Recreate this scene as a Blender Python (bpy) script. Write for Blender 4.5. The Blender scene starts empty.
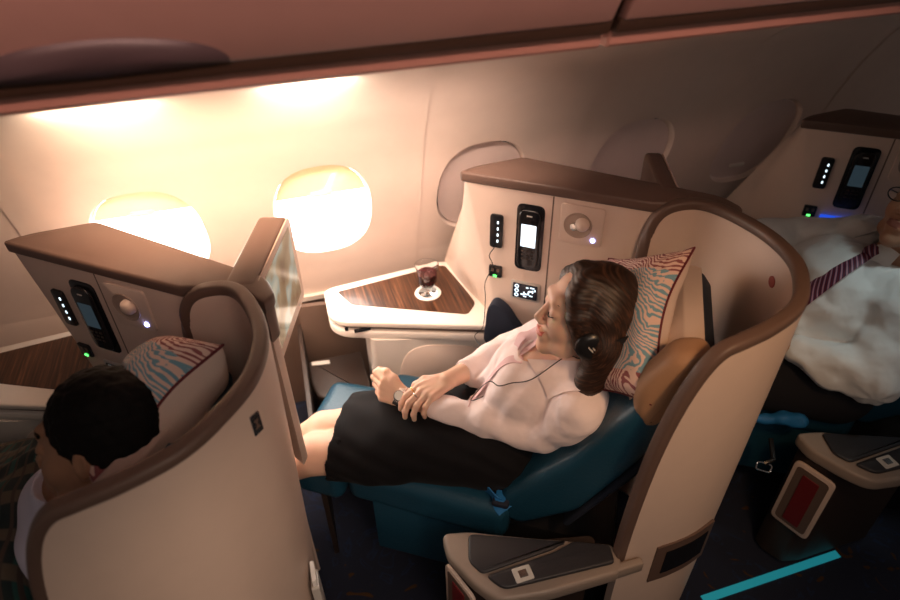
import bpy, bmesh, math, random
import numpy as np
from mathutils import Vector, Matrix
random.seed(4)
scene = bpy.context.scene
# ------------------------------------------------------------------ camera
cam_d = bpy.data.cameras.new('camera'); cam = bpy.data.objects.new('camera', cam_d)
scene.collection.objects.link(cam); scene.camera = cam
RW = ((0.95661062, 0.19062387, -0.22036032), (-0.29073764, 0.57471394, -0.76496766), (-0.01917695, 0.79584322, 0.60519899))
cam.matrix_world = Matrix.Translation((0, 0, 2.0)) @ Matrix(RW).to_4x4()
cam_d.sensor_width = 36; cam_d.lens = 631.17 / 900 * 36; cam_d.clip_start = 0.02
cam_d.dof.use_dof = True; cam_d.dof.focus_distance = 1.62; cam_d.dof.aperture_fstop = 2.0
# ------------------------------------------------------------------ world, lights, exposure
scene.view_settings.view_transform = 'Standard'; scene.view_settings.look = 'None'
scene.view_settings.gamma = 1; scene.view_settings.use_curve_mapping = False
scene.view_settings.exposure = 0.12
world = bpy.data.worlds.new('cabin_dusk'); scene.world = world; world.use_nodes = True
bg = world.node_tree.nodes['Background']; bg.inputs[0].default_value = (1.0, 0.78, 0.68, 1); bg.inputs[1].default_value = 0.068
scene.cycles.use_denoising = True
scene.cycles.max_bounces = 6
scene.cycles.sample_clamp_indirect = 6
def light(name, kind, loc, target, power, color, **kw):
    d = bpy.data.lights.new(name, kind); o = bpy.data.objects.new(name, d); scene.collection.objects.link(o)
    o.location = loc; d.energy = power; d.color = color
    v = Vector(target) - Vector(loc); o.rotation_euler = v.to_track_quat('-Z', 'Y').to_euler()
    for k, x in kw.items(): setattr(d, k, x)
    return o
WARM = (1.0, 0.60, 0.32)
# bin and ceiling lamps, daylight; fills and streak lights are added
light('sidewall_wash', 'AREA', (-0.16, 1.36, 1.60), (-0.20, 1.9, 0.92), 4.6, (1, .64, .42), shape='RECTANGLE', size=0.5, size_y=0.06, spread=math.radians(115))
light('sidewall_wash_2', 'AREA', (0.40, 1.40, 1.60), (0.38, 1.9, 0.95), 3.6, (1, .72, .56), shape='RECTANGLE', size=0.5, size_y=0.06, spread=math.radians(100))
light('cove_streak_light_1', 'AREA', (-0.37, 1.535, 1.475), (-0.37, 1.66, 1.44), 0.9, (1, .80, .58), shape='RECTANGLE', size=0.22, size_y=0.015)  # added light making the white streak on the cove; no fixture there
light('cove_streak_light_2', 'AREA', (0.11, 1.535, 1.48), (0.11, 1.66, 1.445), 0.9, (1, .84, .66), shape='RECTANGLE', size=0.18, size_y=0.015)  # second added streak light, above the other lit window
light('reading_light', 'SPOT', (0.02, 1.15, 2.00), (0.48, 1.13, 0.82), 150, (1, .84, .70), spot_size=math.radians(58), spot_blend=1.0, shadow_soft_size=0.04)
light('seat_back_fill', 'SPOT', (0.75, 0.0, 2.1), (0.88, 0.95, 0.75), 30, (1, .54, .25), spot_size=math.radians(46), spot_blend=0.9, shadow_soft_size=0.08)  # added warm fill for the woman's shell, not a fitted lamp
light('front_shell_fill', 'SPOT', (0.30, -0.35, 1.45), (-0.1, 0.8, 0.75), 18, (1, .68, .47), spot_size=math.radians(50), spot_blend=1.0, shadow_soft_size=0.10)  # added fill hung in the aisle to brighten the foreground shell
light('aft_cabin_light', 'SPOT', (1.80, 0.85, 2.25), (1.78, 1.42, 1.05), 98, (.80, .96, .93), spot_size=math.radians(62), spot_blend=0.9, shadow_soft_size=0.15)
light('daylight_through_windows', 'AREA', (-0.15, 1.80, 1.02), (0.1, 0.9, 0.6), 4, (1, .90, .78), shape='RECTANGLE', size=0.8, size_y=0.25)
light('aisle_fill', 'AREA', (0.3, -0.5, 2.2), (0.3, 0.7, 0.6), 1.8, (1, .80, .66), shape='RECTANGLE', size=1.0, size_y=0.4, spread=math.radians(80))  # added soft fill to lift the near cushion edges
light('bin_fill', 'AREA', (0.2, 0.2, 2.25), (0.2, 1.0, 2.0), 3.3, (1, .56, .46), shape='RECTANGLE', size=1.8, size_y=0.1, spread=math.radians(70))  # added reddish fill aimed only at the bin doors

# ------------------------------------------------------------------ helpers
def link(o): scene.collection.objects.link(o); return o
def nd(nt, t, **kw):
    n = nt.nodes.new(t)
    for k, v in kw.items(): setattr(n, k, v)
    return n
def mat(name, col, rough=.5, metal=0, noise=0, nscale=20, bump=0, bscale=200, bdist=.004, emit=0, ecol=None, spec=.5, coat=0, sheen=0, sss=0, trans=0, ior=1.45, alpha=1):
    m = bpy.data.materials.new(name); m.use_nodes = True; nt = m.node_tree; b = nt.nodes['Principled BSDF']
    b.inputs['Base Color'].default_value = (*col, 1); b.inputs['Roughness'].default_value = rough
    b.inputs['Metallic'].default_value = metal; b.inputs['Specular IOR Level'].default_value = spec
    b.inputs['Coat Weight'].default_value = coat; b.inputs['Sheen Weight'].default_value = sheen
    b.inputs['Subsurface Weight'].default_value = sss; b.inputs['Subsurface Scale'].default_value = .01
    b.inputs['Transmission Weight'].default_value = trans; b.inputs['IOR'].default_value = ior; b.inputs['Alpha'].default_value = alpha
    if emit: b.inputs['Emission Color'].default_value = (*(ecol or col), 1); b.inputs['Emission Strength'].default_value = emit
    tc = nd(nt, 'ShaderNodeTexCoord')
    nz = nd(nt, 'ShaderNodeTexNoise'); nz.inputs['Scale'].default_value = nscale; nz.inputs['Detail'].default_value = 5
    nt.links.new(tc.outputs['Object'], nz.inputs['Vector'])
    mx = nd(nt, 'ShaderNodeMix', data_type='RGBA'); nn = max(noise, .04)
    mx.inputs[6].default_value = (*[c * (1 - nn) for c in col], 1); mx.inputs[7].default_value = (*[min(1, c * (1 + nn)) for c in col], 1)
    nt.links.new(nz.outputs['Fac'], mx.inputs[0]); nt.links.new(mx.outputs[2], b.inputs['Base Color'])
    if bump:
        n2 = nd(nt, 'ShaderNodeTexNoise'); n2.inputs['Scale'].default_value = bscale; n2.inputs['Detail'].default_value = 3
        nt.links.new(tc.outputs['Object'], n2.inputs['Vector'])
        bp = nd(nt, 'ShaderNodeBump'); bp.inputs['Strength'].default_value = bump; bp.inputs['Distance'].default_value = bdist; n2.inputs['Detail'].default_value = 3 if bdist == .004 else 1.5
        nt.links.new(n2.outputs['Fac'], bp.inputs['Height']); nt.links.new(bp.outputs['Normal'], b.inputs['Normal'])
    return m
def ramp(nt, stops, interp='LINEAR'):
    r = nd(nt, 'ShaderNodeValToRGB'); r.color_ramp.interpolation = interp; e = r.color_ramp.elements
    while len(e) < len(stops): e.new(.5)
    for i, (p, c) in enumerate(stops): e[i].position = p; e[i].color = (*c, 1)
    return r
M = {}
M['shell'] = mat('shell_laminate', (.66, .52, .44), .42, bump=.03, bscale=600)
M['trim'] = mat('bronze_trim', (.125, .080, .064), .42, bump=.05, bscale=500, spec=.4)
M['side'] = mat('sidewall_plastic', (.80, .67, .60), .5, bump=.02, bscale=400)
M['shade'] = mat('window_shade', (.84, .71, .68), .5)
M['bin'] = mat('bin_laminate', (.44, .27, .23), .4)
M['bindark'] = mat('bin_edge', (.07, .04, .025), .5)
M['binrec'] = mat('bin_latch_recess', (.10, .07, .075), .35)
M['red'] = mat('bin_lip', (.62, .32, .25), .5)
M['white'] = mat('console_white', (.80, .74, .68), .35)
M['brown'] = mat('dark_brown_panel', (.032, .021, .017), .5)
M['midbrown'] = mat('footwell_laminate', (.14, .095, .075), .5)
M['black'] = mat('black_plastic', (.012, .012, .014), .3)
M['blackgloss'] = mat('black_gloss', (.01, .01, .012), .12)
M['grey'] = mat('light_grey', (.55, .52, .48), .4)
M['armtrim'] = mat('armrest_frame', (.30, .24, .20), .4)
M['armpad'] = mat('armrest_pad', (.025, .024, .028), .45, bump=.15, bscale=300)
M['leather'] = mat('teal_leather', (.012, .062, .108), .36, noise=.15, nscale=6, bump=.25, bscale=120)
M['navy'] = mat('navy_fabric', (.012, .018, .035), .8)
M['headrest'] = mat('tan_headrest_leather', (.38, .22, .125), .5, bump=.2, bscale=200)
M['cover'] = mat('headrest_cover_cloth', (.62, .50, .44), .9, bump=.2, bscale=400)
M['skin'] = mat('skin', (.80, .52, .39), .5, sss=.15, noise=.05, nscale=30)
M['skin2'] = mat('skin_brown', (.33, .17, .10), .5, sss=.08, noise=.08)
M['skin3'] = mat('skin_tan', (.45, .25, .16), .5, sss=.1, noise=.06)
M['lip'] = mat('lips', (.62, .17, .14), .4)
M['shirt'] = mat('pink_shirt_cotton', (.94, .80, .79), .8, sheen=.2, bump=.45, bscale=24, bdist=.012)
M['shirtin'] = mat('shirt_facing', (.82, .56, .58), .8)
M['wshirt'] = mat('white_shirt_cotton', (.74, .77, .78), .85, bump=.9, bscale=16, bdist=.020)
M['skirt'] = mat('black_skirt_wool', (.006, .0055, .007),   .8, sheen=.03, spec=.2, bump=.15, bscale=500)
M['trouser'] = mat('dark_trousers', (.008, .008, .012), .9)
M['hairblack'] = mat('black_hair', (.004, .003, .003), .75, spec=.2)
M['chrome'] = mat('steel', (.75, .75, .76), .2, metal=1)
M['gold'] = mat('gold', (.9, .62, .2), .25, metal=1)
M['dial'] = mat('watch_dial', (.85, .85, .82), .3)
M['wine'] = mat('red_wine', (.05, .002, .006), .05, coat=.5)
M['glass'] = mat('clear_glass', (1, 1, 1), .02, trans=1, ior=1.45)
M['lens'] = mat('spectacle_lens', (1, 1, 1), .02, trans=1, ior=1.05)
M['coaster'] = mat('white_coaster', (.85, .83, .80), .8)
M['pipe'] = mat('burgundy_piping', (.12, .012, .018), .7)
M['led_w'] = mat('white_led', (.7, .88, 1), .4, emit=1.6)
M['led_b'] = mat('blue_led', (.35, .40, 1), .4, emit=9)
M['led_g'] = mat('green_led', (.1, 1, .15), .4, emit=2.5)
M['teal'] = mat('floor_strip_teal', (.02, .30, .36), .5, emit=.22, ecol=(.03, .55, .68))
M['redcard'] = mat('red_card', (.16, .01, .012), .5)
M['paper'] = mat('paper_white', (.8, .78, .75), .7)
M['blue'] = mat('blue_webbing', (.015, .16, .42), .6, bump=.3, bscale=300)
M['daylight'] = mat('daylit_window_pane', (1, 1, 1), .5, emit=9.0, ecol=(1, .96, .90))
def shademat():
    m = bpy.data.materials.new('translucent_shade'); m.use_nodes = True; nt = m.node_tree; b = nt.nodes['Principled BSDF']; out = nt.nodes['Material Output']
    b.inputs['Base Color'].default_value = (.75, .60, .50, 1); tr = nd(nt, 'ShaderNodeBsdfTranslucent'); tr.inputs[0].default_value = (.20, .155, .105, 1)
    ad = nd(nt, 'ShaderNodeAddShader'); nt.links.new(b.outputs[0], ad.inputs[0]); nt.links.new(tr.outputs[0], ad.inputs[1]); nt.links.new(ad.outputs[0], out.inputs[0]); return m
M['shade_lit'] = shademat()
M['cove'] = mat('cove_streak_glow', (1, 1, 1), .5, emit=1.6, ecol=(1, .86, .68))  # made-up glow for the cove streaks, no lamp lens; unused

def hairmat():
    m = bpy.data.materials.new('chestnut_hair'); m.use_nodes = True; nt = m.node_tree; b = nt.nodes['Principled BSDF']
    tc = nd(nt, 'ShaderNodeUVMap'); mp = nd(nt, 'ShaderNodeMapping'); mp.inputs['Scale'].default_value = (70, 2.0, 1)
    nz = nd(nt, 'ShaderNodeTexNoise'); nz.inputs['Scale'].default_value = 1.5; nz.inputs['Detail'].default_value = 6
    r = ramp(nt, [(.3, (.008, .0035, .002)), (.52, (.030, .012, .006)), (.76, (.12, .050, .025))])
    nt.links.new(tc.outputs[0], mp.inputs[0]); nt.links.new(mp.outputs[0], nz.inputs['Vector']); nt.links.new(nz.outputs['Fac'], r.inputs[0])
    nt.links.new(r.outputs[0], b.inputs['Base Color']); b.inputs['Roughness'].default_value = .5
    bp = nd(nt, 'ShaderNodeBump'); bp.inputs['Strength'].default_value = .35; bp.inputs['Distance'].default_value = .002
    nt.links.new(nz.outputs['Fac'], bp.inputs['Height']); nt.links.new(bp.outputs[0], b.inputs['Normal'])
    return m
M['hair'] = hairmat()
def stripes(name, c1, c2, scale, rot, rough=.5, dist=2.0, c3=None):
    m = bpy.data.materials.new(name); m.use_nodes = True; nt = m.node_tree; b = nt.nodes['Principled BSDF']
    tc = nd(nt, 'ShaderNodeTexCoord'); mp = nd(nt, 'ShaderNodeMapping'); mp.inputs['Rotation'].default_value = rot; mp.inputs['Scale'].default_value = scale
    nz = nd(nt, 'ShaderNodeTexNoise'); nz.inputs['Scale'].default_value = 1; nz.inputs['Detail'].default_value = 6; nz.inputs['Roughness'].default_value = .65
    r = ramp(nt, [(.36, c1), (.55, c2), (.68, c3 or c2)])
    nt.links.new(tc.outputs['Object'], mp.inputs[0]); nt.links.new(mp.outputs[0], nz.inputs['Vector']); nt.links.new(nz.outputs['Fac'], r.inputs[0])
    nt.links.new(r.outputs[0], b.inputs['Base Color']); b.inputs['Roughness'].default_value = rough; b.inputs['Coat Weight'].default_value = .2
    return m
M['wood'] = stripes('zebrano_wood', (.022, .010, .006), (.085, .034, .016), (110, 3.5, 10), (0, 0, math.radians(-8)), .35, c3=(.18, .08, .038))
def tie():
    m = bpy.data.materials.new('striped_tie_silk'); m.use_nodes = True; nt = m.node_tree; b = nt.nodes['Principled BSDF']
    tc = nd(nt, 'ShaderNodeUVMap'); w = nd(nt, 'ShaderNodeTexWave', wave_type='BANDS', bands_direction='DIAGONAL'); w.inputs['Scale'].default_value = 11
    r = ramp(nt, [(.35, (.10, .008, .03)), (.5, (.02, .02, .09)), (.72, (.02, .02, .09)), (.8, (.45, .25, .32))])
    nt.links.new(tc.outputs[0], w.inputs['Vector']); nt.links.new(w.outputs['Fac'], r.inputs[0]); nt.links.new(r.outputs[0], b.inputs['Base Color'])
    b.inputs['Roughness'].default_value = .5; return m
M['tie'] = tie()
def pillowmat():
    m = bpy.data.materials.new('swirl_print_cotton'); m.use_nodes = True; nt = m.node_tree; b = nt.nodes['Principled BSDF']
    uv = nd(nt, 'ShaderNodeUVMap')
    # swirl lines
    nz = nd(nt, 'ShaderNodeTexNoise'); nz.inputs['Scale'].default_value = 2.2; nz.inputs['Detail'].default_value = 1
    vm = nd(nt, 'ShaderNodeVectorMath', operation='MULTIPLY_ADD'); vm.inputs[1].default_value = (.55, .55, .55)
    nt.links.new(uv.outputs[0], nz.inputs['Vector']); nt.links.new(nz.outputs['Color'], vm.inputs[0]); nt.links.new(uv.outputs[0], vm.inputs[2])
    w = nd(nt, 'ShaderNodeTexWave', wave_type='RINGS', rings_direction='SPHERICAL'); w.inputs['Scale'].default_value = 12; w.inputs['Distortion'].default_value = 6; w.inputs['Detail'].default_value = 1.2; w.inputs['Detail Scale'].default_value = 1.4
    mp = nd(nt, 'ShaderNodeMapping'); mp.inputs['Location'].default_value = (-.85, -.45, 0)
    nt.links.new(vm.outputs[0], mp.inputs[0]); nt.links.new(mp.outputs[0], w.inputs['Vector'])
    line = ramp(nt, [(.42, (0, 0, 0)), (.56, (1, 1, 1))])
    nt.links.new(w.outputs['Fac'], line.inputs[0])
    # which colour prints where: teal in the middle band, burgundy in the end bands
    sx = nd(nt, 'ShaderNodeSeparateXYZ'); nt.links.new(uv.outputs[0], sx.inputs[0])
    band = ramp(nt, [(0, (.26, .08, .085)), (.15, (.26, .08, .085)), (.155, (.17, .33, .42)), (.80, (.20, .36, .45)), (.805, (.26, .08, .085))], 'CONSTANT')
    nt.links.new(sx.outputs['Y'], band.inputs[0])
    mx = nd(nt, 'ShaderNodeMix', data_type='RGBA'); nt.links.new(line.outputs[0], mx.inputs[0]); nt.links.new(band.outputs[0], mx.inputs[6])
    mx.inputs[7].default_value = (.72, .52, .45, 1)
    nt.links.new(mx.outputs[2], b.inputs['Base Color']); b.inputs['Roughness'].default_value = .85
    return m
M['pillow'] = pillowmat()
def plaid():
    m = bpy.data.materials.new('green_plaid_wool'); m.use_nodes = True; nt = m.node_tree; b = nt.nodes['Principled BSDF']
    tc = nd(nt, 'ShaderNodeTexCoord'); c = []
    for dr, sc, st in (('X', 5, .72), ('Y', 4, .70), ('X', 12, .85)):
        w = nd(nt, 'ShaderNodeTexWave', wave_type='BANDS', bands_direction=dr); w.inputs['Scale'].default_value = sc; w.inputs['Distortion'].default_value = .4
        nt.links.new(tc.outputs['Object'], w.inputs['Vector']); r = ramp(nt, [(st - .06, (0, 0, 0)), (st + .06, (1, 1, 1))]); nt.links.new(w.outputs['Fac'], r.inputs[0]); c.append(r)
    a = nd(nt, 'ShaderNodeMix', data_type='RGBA'); a.inputs[6].default_value = (.008, .018, .020, 1); a.inputs[7].default_value = (.012, .060, .055, 1)
    e = nd(nt, 'ShaderNodeMix', data_type='RGBA'); e.inputs[7].default_value = (.085, .065, .048, 1)
    g = nd(nt, 'ShaderNodeMix', data_type='RGBA'); g.inputs[7].default_value = (.05, .035, .03, 1)
    nt.links.new(c[0].outputs[0], a.inputs[0]); nt.links.new(a.outputs[2], e.inputs[6]); nt.links.new(c[1].outputs[0], e.inputs[0])
    nt.links.new(e.outputs[2], g.inputs[6]); nt.links.new(c[2].outputs[0], g.inputs[0])
    nt.links.new(g.outputs[2], b.inputs['Base Color']); b.inputs['Roughness'].default_value = .95; return m
M['plaid'] = plaid()
def carpet():
    m = bpy.data.materials.new('navy_carpet'); m.use_nodes = True; nt = m.node_tree; b = nt.nodes['Principled BSDF']
    tc = nd(nt, 'ShaderNodeTexCoord')
    w = nd(nt, 'ShaderNodeTexNoise'); w.inputs['Scale'].default_value = 9; w.inputs['Distortion'].default_value = 2.5; w.inputs['Detail'].default_value = 1
    nt.links.new(tc.outputs['Object'], w.inputs['Vector'])
    r = ramp(nt, [(.28, (.07, .03, .008)), (.31, (.012, .016, .035)), (.60, (.012, .016, .035)), (.64, (.012, .026, .07)), (.69, (.012, .016, .035))])
    nt.links.new(w.outputs['Fac'], r.inputs[0])
    n2 = nd(nt, 'ShaderNodeTexNoise'); n2.inputs['Scale'].default_value = 500; nt.links.new(tc.outputs['Object'], n2.inputs['Vector'])
    bp = nd(nt, 'ShaderNodeBump'); bp.inputs['Strength'].default_value = .6; bp.inputs['Distance'].default_value = .004
    nt.links.new(n2.outputs['Fac'], bp.inputs['Height']); nt.links.new(bp.outputs[0], b.inputs['Normal'])
    nt.links.new(r.outputs[0], b.inputs['Base Color']); b.inputs['Roughness'].default_value = .95; return m
M['carpet'] = carpet()
def screenmat():
    m = bpy.data.materials.new('screen_picture_reflections'); m.use_nodes = True; nt = m.node_tree; b = nt.nodes['Principled BSDF']
    uv = nd(nt, 'ShaderNodeUVMap'); nz = nd(nt, 'ShaderNodeTexNoise'); nz.inputs['Scale'].default_value = 2.2; nz.inputs['Detail'].default_value = 1.5
    r = ramp(nt, [(.3, (.20, .11, .06)), (.48, (.42, .30, .17)), (.56, (.45, .50, .42)), (.7, (.80, .70, .52))])  # beige tones: blurred reflections painted into the glowing picture
    nt.links.new(uv.outputs[0], nz.inputs['Vector']); nt.links.new(nz.outputs['Fac'], r.inputs[0])
    b.inputs['Base Color'].default_value = (.02, .02, .02, 1); b.inputs['Roughness'].default_value = .12
    nt.links.new(r.outputs[0], b.inputs['Emission Color']); b.inputs['Emission Strength'].default_value = .55; return m
M['screen'] = screenmat()
M['phonescreen'] = mat('lit_handset_screen', (.75, .88, 1), .3, emit=1.2, ecol=(.72, .88, 1), noise=.2, nscale=120)
M['phonescreen_dim'] = mat('dim_handset_screen', (.03, .045, .055), .3, emit=.3, ecol=(.05, .085, .11), noise=.3, nscale=120)
M['bluepanel'] = mat('blue_lit_panel', (.02, .06, .5), .4, emit=.7, ecol=(.02, .10, .85))
M['blackscreen'] = mat('control_panel_black', (.008, .014, .03), .2)

def setm(me, m):
    for x in (m if isinstance(m, (list, tuple)) else [m]): me.materials.append(x)
def build(name, verts, faces, m, parent=None, origin=(0, 0, 0), smooth=True, uvs=None, auto=None):
    me = bpy.data.meshes.new(name); o = np.array(origin, float)
    me.from_pydata([tuple(np.array(v, float) - o) for v in verts], [], faces); me.validate(); me.update()
    setm(me, m)
    if smooth: me.polygons.foreach_set('use_smooth', [True] * len(me.polygons))
    if uvs is not None:
        uvl = me.uv_layers.new(name='UVMap')
        for l in me.loops: uvl.data[l.index].uv = uvs[l.vertex_index]
    if smooth and auto is not None: me.set_sharp_from_angle(angle=math.radians(auto))
    ob = link(bpy.data.objects.new(name, me))
    if parent: ob.parent = parent
    else: ob.location = origin
    return ob
def fin(name, bm, m, parent=None, origin=(0, 0, 0), auto=35):
    bmesh.ops.recalc_face_normals(bm, faces=bm.faces)
    bmesh.ops.translate(bm, verts=bm.verts, vec=-Vector(origin))
    me = bpy.data.meshes.new(name); bm.to_mesh(me); bm.free(); setm(me, m)
    me.polygons.foreach_set('use_smooth', [True] * len(me.polygons)); me.set_sharp_from_angle(angle=math.radians(auto))
    ob = link(bpy.data.objects.new(name, me))
    if parent: ob.parent = parent
    else: ob.location = origin
    return ob
def thing(name, label, cat, loc, group=None):
    o = link(bpy.data.objects.new(name, None)); o.location = loc; o.empty_display_size = .05
    o['label'] = label; o['category'] = cat
    if group: o['group'] = group
    return o
def tag(o, label, cat, group=None):
    o['label'] = label; o['category'] = cat
    if group: o['group'] = group
    return o
def structure(o): o['kind'] = 'structure'; return o
def dup(root, dx, label=None, skip=()):
    r = root.copy(); link(r); r.location = (root.location[0] + dx, root.location[1], root.location[2])
    if label: r['label'] = label
    for ch in list(root.children):
        if ch.name.split('.')[0] in skip: continue
        c = ch.copy(); link(c); c.parent = r
        for g in ch.children:
            q = g.copy(); link(q); q.parent = c
    return r
def bm_prism(poly, z0, z1, bev=0, seg=2, bm=None, frame=None):
    """polygon in plane axes (a,b) extruded along c; frame maps (a,b,c)->world"""
    bm = bm or bmesh.new(); f = frame or (lambda a, b, c: (a, b, c))
    lo = [bm.verts.new(f(a, b, z0)) for a, b in poly]; hi = [bm.verts.new(f(a, b, z1)) for a, b in poly]
    n = len(poly); fs = [bm.faces.new(lo[::-1]), bm.faces.new(hi)]
    for i in range(n): fs.append(bm.faces.new((lo[i], lo[(i + 1) % n], hi[(i + 1) % n], hi[i])))
    if bev:
        bmesh.ops.recalc_face_normals(bm, faces=fs)
        ed = [e for e in set(sum([list(x.edges) for x in fs[:2]], []))]
        bmesh.ops.bevel(bm, geom=ed, offset=bev, segments=seg, profile=.5, affect='EDGES')
    return bm
def rounded(poly, r, n=5):
    """round polygon corners; r scalar or list"""
    out = []; N = len(poly)
    for i in range(N):
        p0, p1, p2 = (np.array(poly[(i - 1) % N], float), np.array(poly[i], float), np.array(poly[(i + 1) % N], float))
        rr = r[i] if isinstance(r, (list, tuple)) else r
        if rr <= 0: out.append(tuple(p1)); continue
        a = p0 - p1; b = p2 - p1; la, lb = np.linalg.norm(a), np.linalg.norm(b); t = min(rr, la * .49, lb * .49)
        A = p1 + a / la * t; B = p1 + b / lb * t
        for k in range(n + 1):
            u = k / n; out.append(tuple((1 - u) ** 2 * A + 2 * u * (1 - u) * p1 + u * u * B))
    return out
def rect(ca, cb, w, h, r=.004, n=4):
    return rounded([(ca - w / 2, cb - h / 2), (ca + w / 2, cb - h / 2), (ca + w / 2, cb + h / 2), (ca - w / 2, cb + h / 2)], r, n)
def spline(pts, n=8, closed=False):
    P = [np.array(p, float) for p in pts]; out = []; N = len(P)
    rng = range(N if closed else N - 1)
    for i in rng:
        g = (lambda k: P[k % N]) if closed else (lambda k: P[min(max(k, 0), N - 1)])
        a, b, c, d_ = g(i - 1), g(i), g(i + 1), g(i + 2)
        for k in range(n):
            t = k / n; out.append(.5 * ((2 * b) + (-a + c) * t + (2 * a - 5 * b + 4 * c - d_) * t * t + (-a + 3 * b - 3 * c + d_) * t ** 3))
    if not closed: out.append(P[-1])
    return out
def bm_tube(path, r, seg=8, bm=None, closed=False, taper=None):
    bm = bm or bmesh.new(); P = [np.array(p, float) for p in path]; N = len(P); rings = []
    up = np.array([.13, .21, .97])
    for i in range(N):
        if closed: T = P[(i + 1) % N] - P[i - 1]
        else: T = P[min(i + 1, N - 1)] - P[max(i - 1, 0)]
        T = T / (np.linalg.norm(T) + 1e-9); S = np.cross(T, up)
        if np.linalg.norm(S) < .1: S = np.cross(T, (1, 0, 0))
        S /= np.linalg.norm(S); U = np.cross(S, T); rr = taper[i] if taper is not None else r
        rings.append([bm.verts.new(P[i] + rr * (math.cos(a) * S + math.sin(a) * U)) for a in np.linspace(0, 2 * math.pi, seg, endpoint=False)])
    for i in range(N if closed else N - 1):
        A, B = rings[i], rings[(i + 1) % N]
        for k in range(seg): bm.faces.new((A[k], A[(k + 1) % seg], B[(k + 1) % seg], B[k]))
    if not closed: bm.faces.new(rings[0][::-1]); bm.faces.new(rings[-1])
    return bm
def bm_sweep(path, sides, prof, bm=None):
    """prof: list of (side, up) offsets; sides: side vector per path point"""
    bm = bm or bmesh.new(); P = [np.array(p, float) for p in path]; N = len(P); rings = []
    for i in range(N):
        T = P[min(i + 1, N - 1)] - P[max(i - 1, 0)]; T = T / (np.linalg.norm(T) + 1e-9)
        S = np.array(sides[i], float); S = S - T * (S @ T); S /= np.linalg.norm(S); U = np.cross(S, T)
        rings.append([bm.verts.new(P[i] + a * S + b * U) for a, b in prof])
    m = len(prof)
    for i in range(N - 1):
        for k in range(m): bm.faces.new((rings[i][k], rings[i][(k + 1) % m], rings[i + 1][(k + 1) % m], rings[i + 1][k]))
    bm.faces.new(rings[0][::-1]); bm.faces.new(rings[-1]); return bm
def bm_lathe(prof, center, seg=32, axis=(0, 0, 1), bm=None):
    bm = bm or bmesh.new(); q = Vector((0, 0, 1)).rotation_difference(Vector(axis).normalized()); c = Vector(center); rings = []
    for r, z in prof:
        if r < 1e-6: rings.append([bm.verts.new(c + q @ Vector((0, 0, z)))])
        else: rings.append([bm.verts.new(c + q @ Vector((r * math.cos(a), r * math.sin(a), z))) for a in np.linspace(0, 2 * math.pi, seg, endpoint=False)])
    for A, B in zip(rings, rings[1:]):
        for k in range(seg):
            k2 = (k + 1) % seg
            if len(A) == 1 and len(B) == 1: continue
            if len(A) == 1: bm.faces.new((A[0], B[k2], B[k]))
            elif len(B) == 1: bm.faces.new((A[k], A[k2], B[0]))
            else: bm.faces.new((A[k], A[k2], B[k2], B[k]))
    return bm
# ---------- signed-distance modelling for soft, continuous forms
import openvdb
def nrm(v): v = np.array(v, float); return v / np.linalg.norm(v)
class Sdf:
    def __init__(s): s.ops = []; s.lo = np.full(3, 1e9); s.hi = np.full(3, -1e9)
    def _b(s, c, r): c = np.array(c, float); s.lo = np.minimum(s.lo, c - r); s.hi = np.maximum(s.hi, c + r)
    def cap(s, a, b, ra, rb=None, k=.012, sub=False):
        rb = ra if rb is None else rb; a = np.array(a, float); b = np.array(b, float)
        if not sub: s._b(a, ra + .02); s._b(b, rb + .02)
        s.ops.append(('cap', a, b, ra, rb, k, sub)); return s
    def chain(s, pts, rad, k=.012):
        for i in range(len(pts) - 1): s.cap(pts[i], pts[i + 1], rad[i], rad[i + 1], k)
        return s
    def ell(s, c, r, R=None, k=.012, sub=False):
        c = np.array(c, float); r = np.array(r, float); R = np.eye(3) if R is None else np.array(R, float)
        if not sub: s._b(c, r.max() + .02)
        s.ops.append(('ell', c, r, R, k, sub)); return s
    def ev(s, P):
        D = np.full(P.shape[:-1], 1e3, np.float32); ax = (P[:, 0, 0, 0], P[0, :, 0, 1], P[0, 0, :, 2])
        for op in s.ops:
            k, sub = op[-2], op[-1]; m = k + .03
            if op[0] == 'cap': lo = np.minimum(op[1] - op[3], op[2] - op[4]) - m; hi = np.maximum(op[1] + op[3], op[2] + op[4]) + m
            else: r_ = float(op[2].max()); lo = op[1] - r_ - m; hi = op[1] + r_ + m
            sl = tuple(slice(int(np.searchsorted(ax[i], lo[i])), int(np.searchsorted(ax[i], hi[i])) + 1) for i in range(3))
            Q = P[sl]
            if Q.size == 0: continue
            if op[0] == 'cap':
                _, a, b, ra, rb, k, sub = op; ab = (b - a).astype(np.float32); pa = Q - a.astype(np.float32)
                L = float(ab @ ab) + 1e-12; t = np.clip((pa @ ab) / L, 0, 1)
                d = np.sqrt(((pa - t[..., None] * ab) ** 2).sum(-1)) - (ra + (rb - ra) * t)
            else:
                _, c, r, Rm, k, sub = op; q = (Q - c.astype(np.float32)) @ Rm.T.astype(np.float32)
                k0 = np.sqrt(((q / r.astype(np.float32)) ** 2).sum(-1)); k1 = np.sqrt(((q / (r ** 2).astype(np.float32)) ** 2).sum(-1)) + 1e-9
                d = k0 * (k0 - 1) / k1
            E_ = D[sl]
            if sub:
                h = np.clip(.5 - .5 * (E_ + d) / k, 0, 1); D[sl] = E_ * (1 - h) + (-d) * h + k * h * (1 - h)
            else:
                h = np.clip(.5 + .5 * (E_ - d) / k, 0, 1); D[sl] = E_ * (1 - h) + d * h - k * h * (1 - h)
        return D
def smin(a, b, k):
    h = np.clip(.5 + .5 * (b - a) / k, 0, 1); return b * (1 - h) + a * h - k * h * (1 - h)
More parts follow.
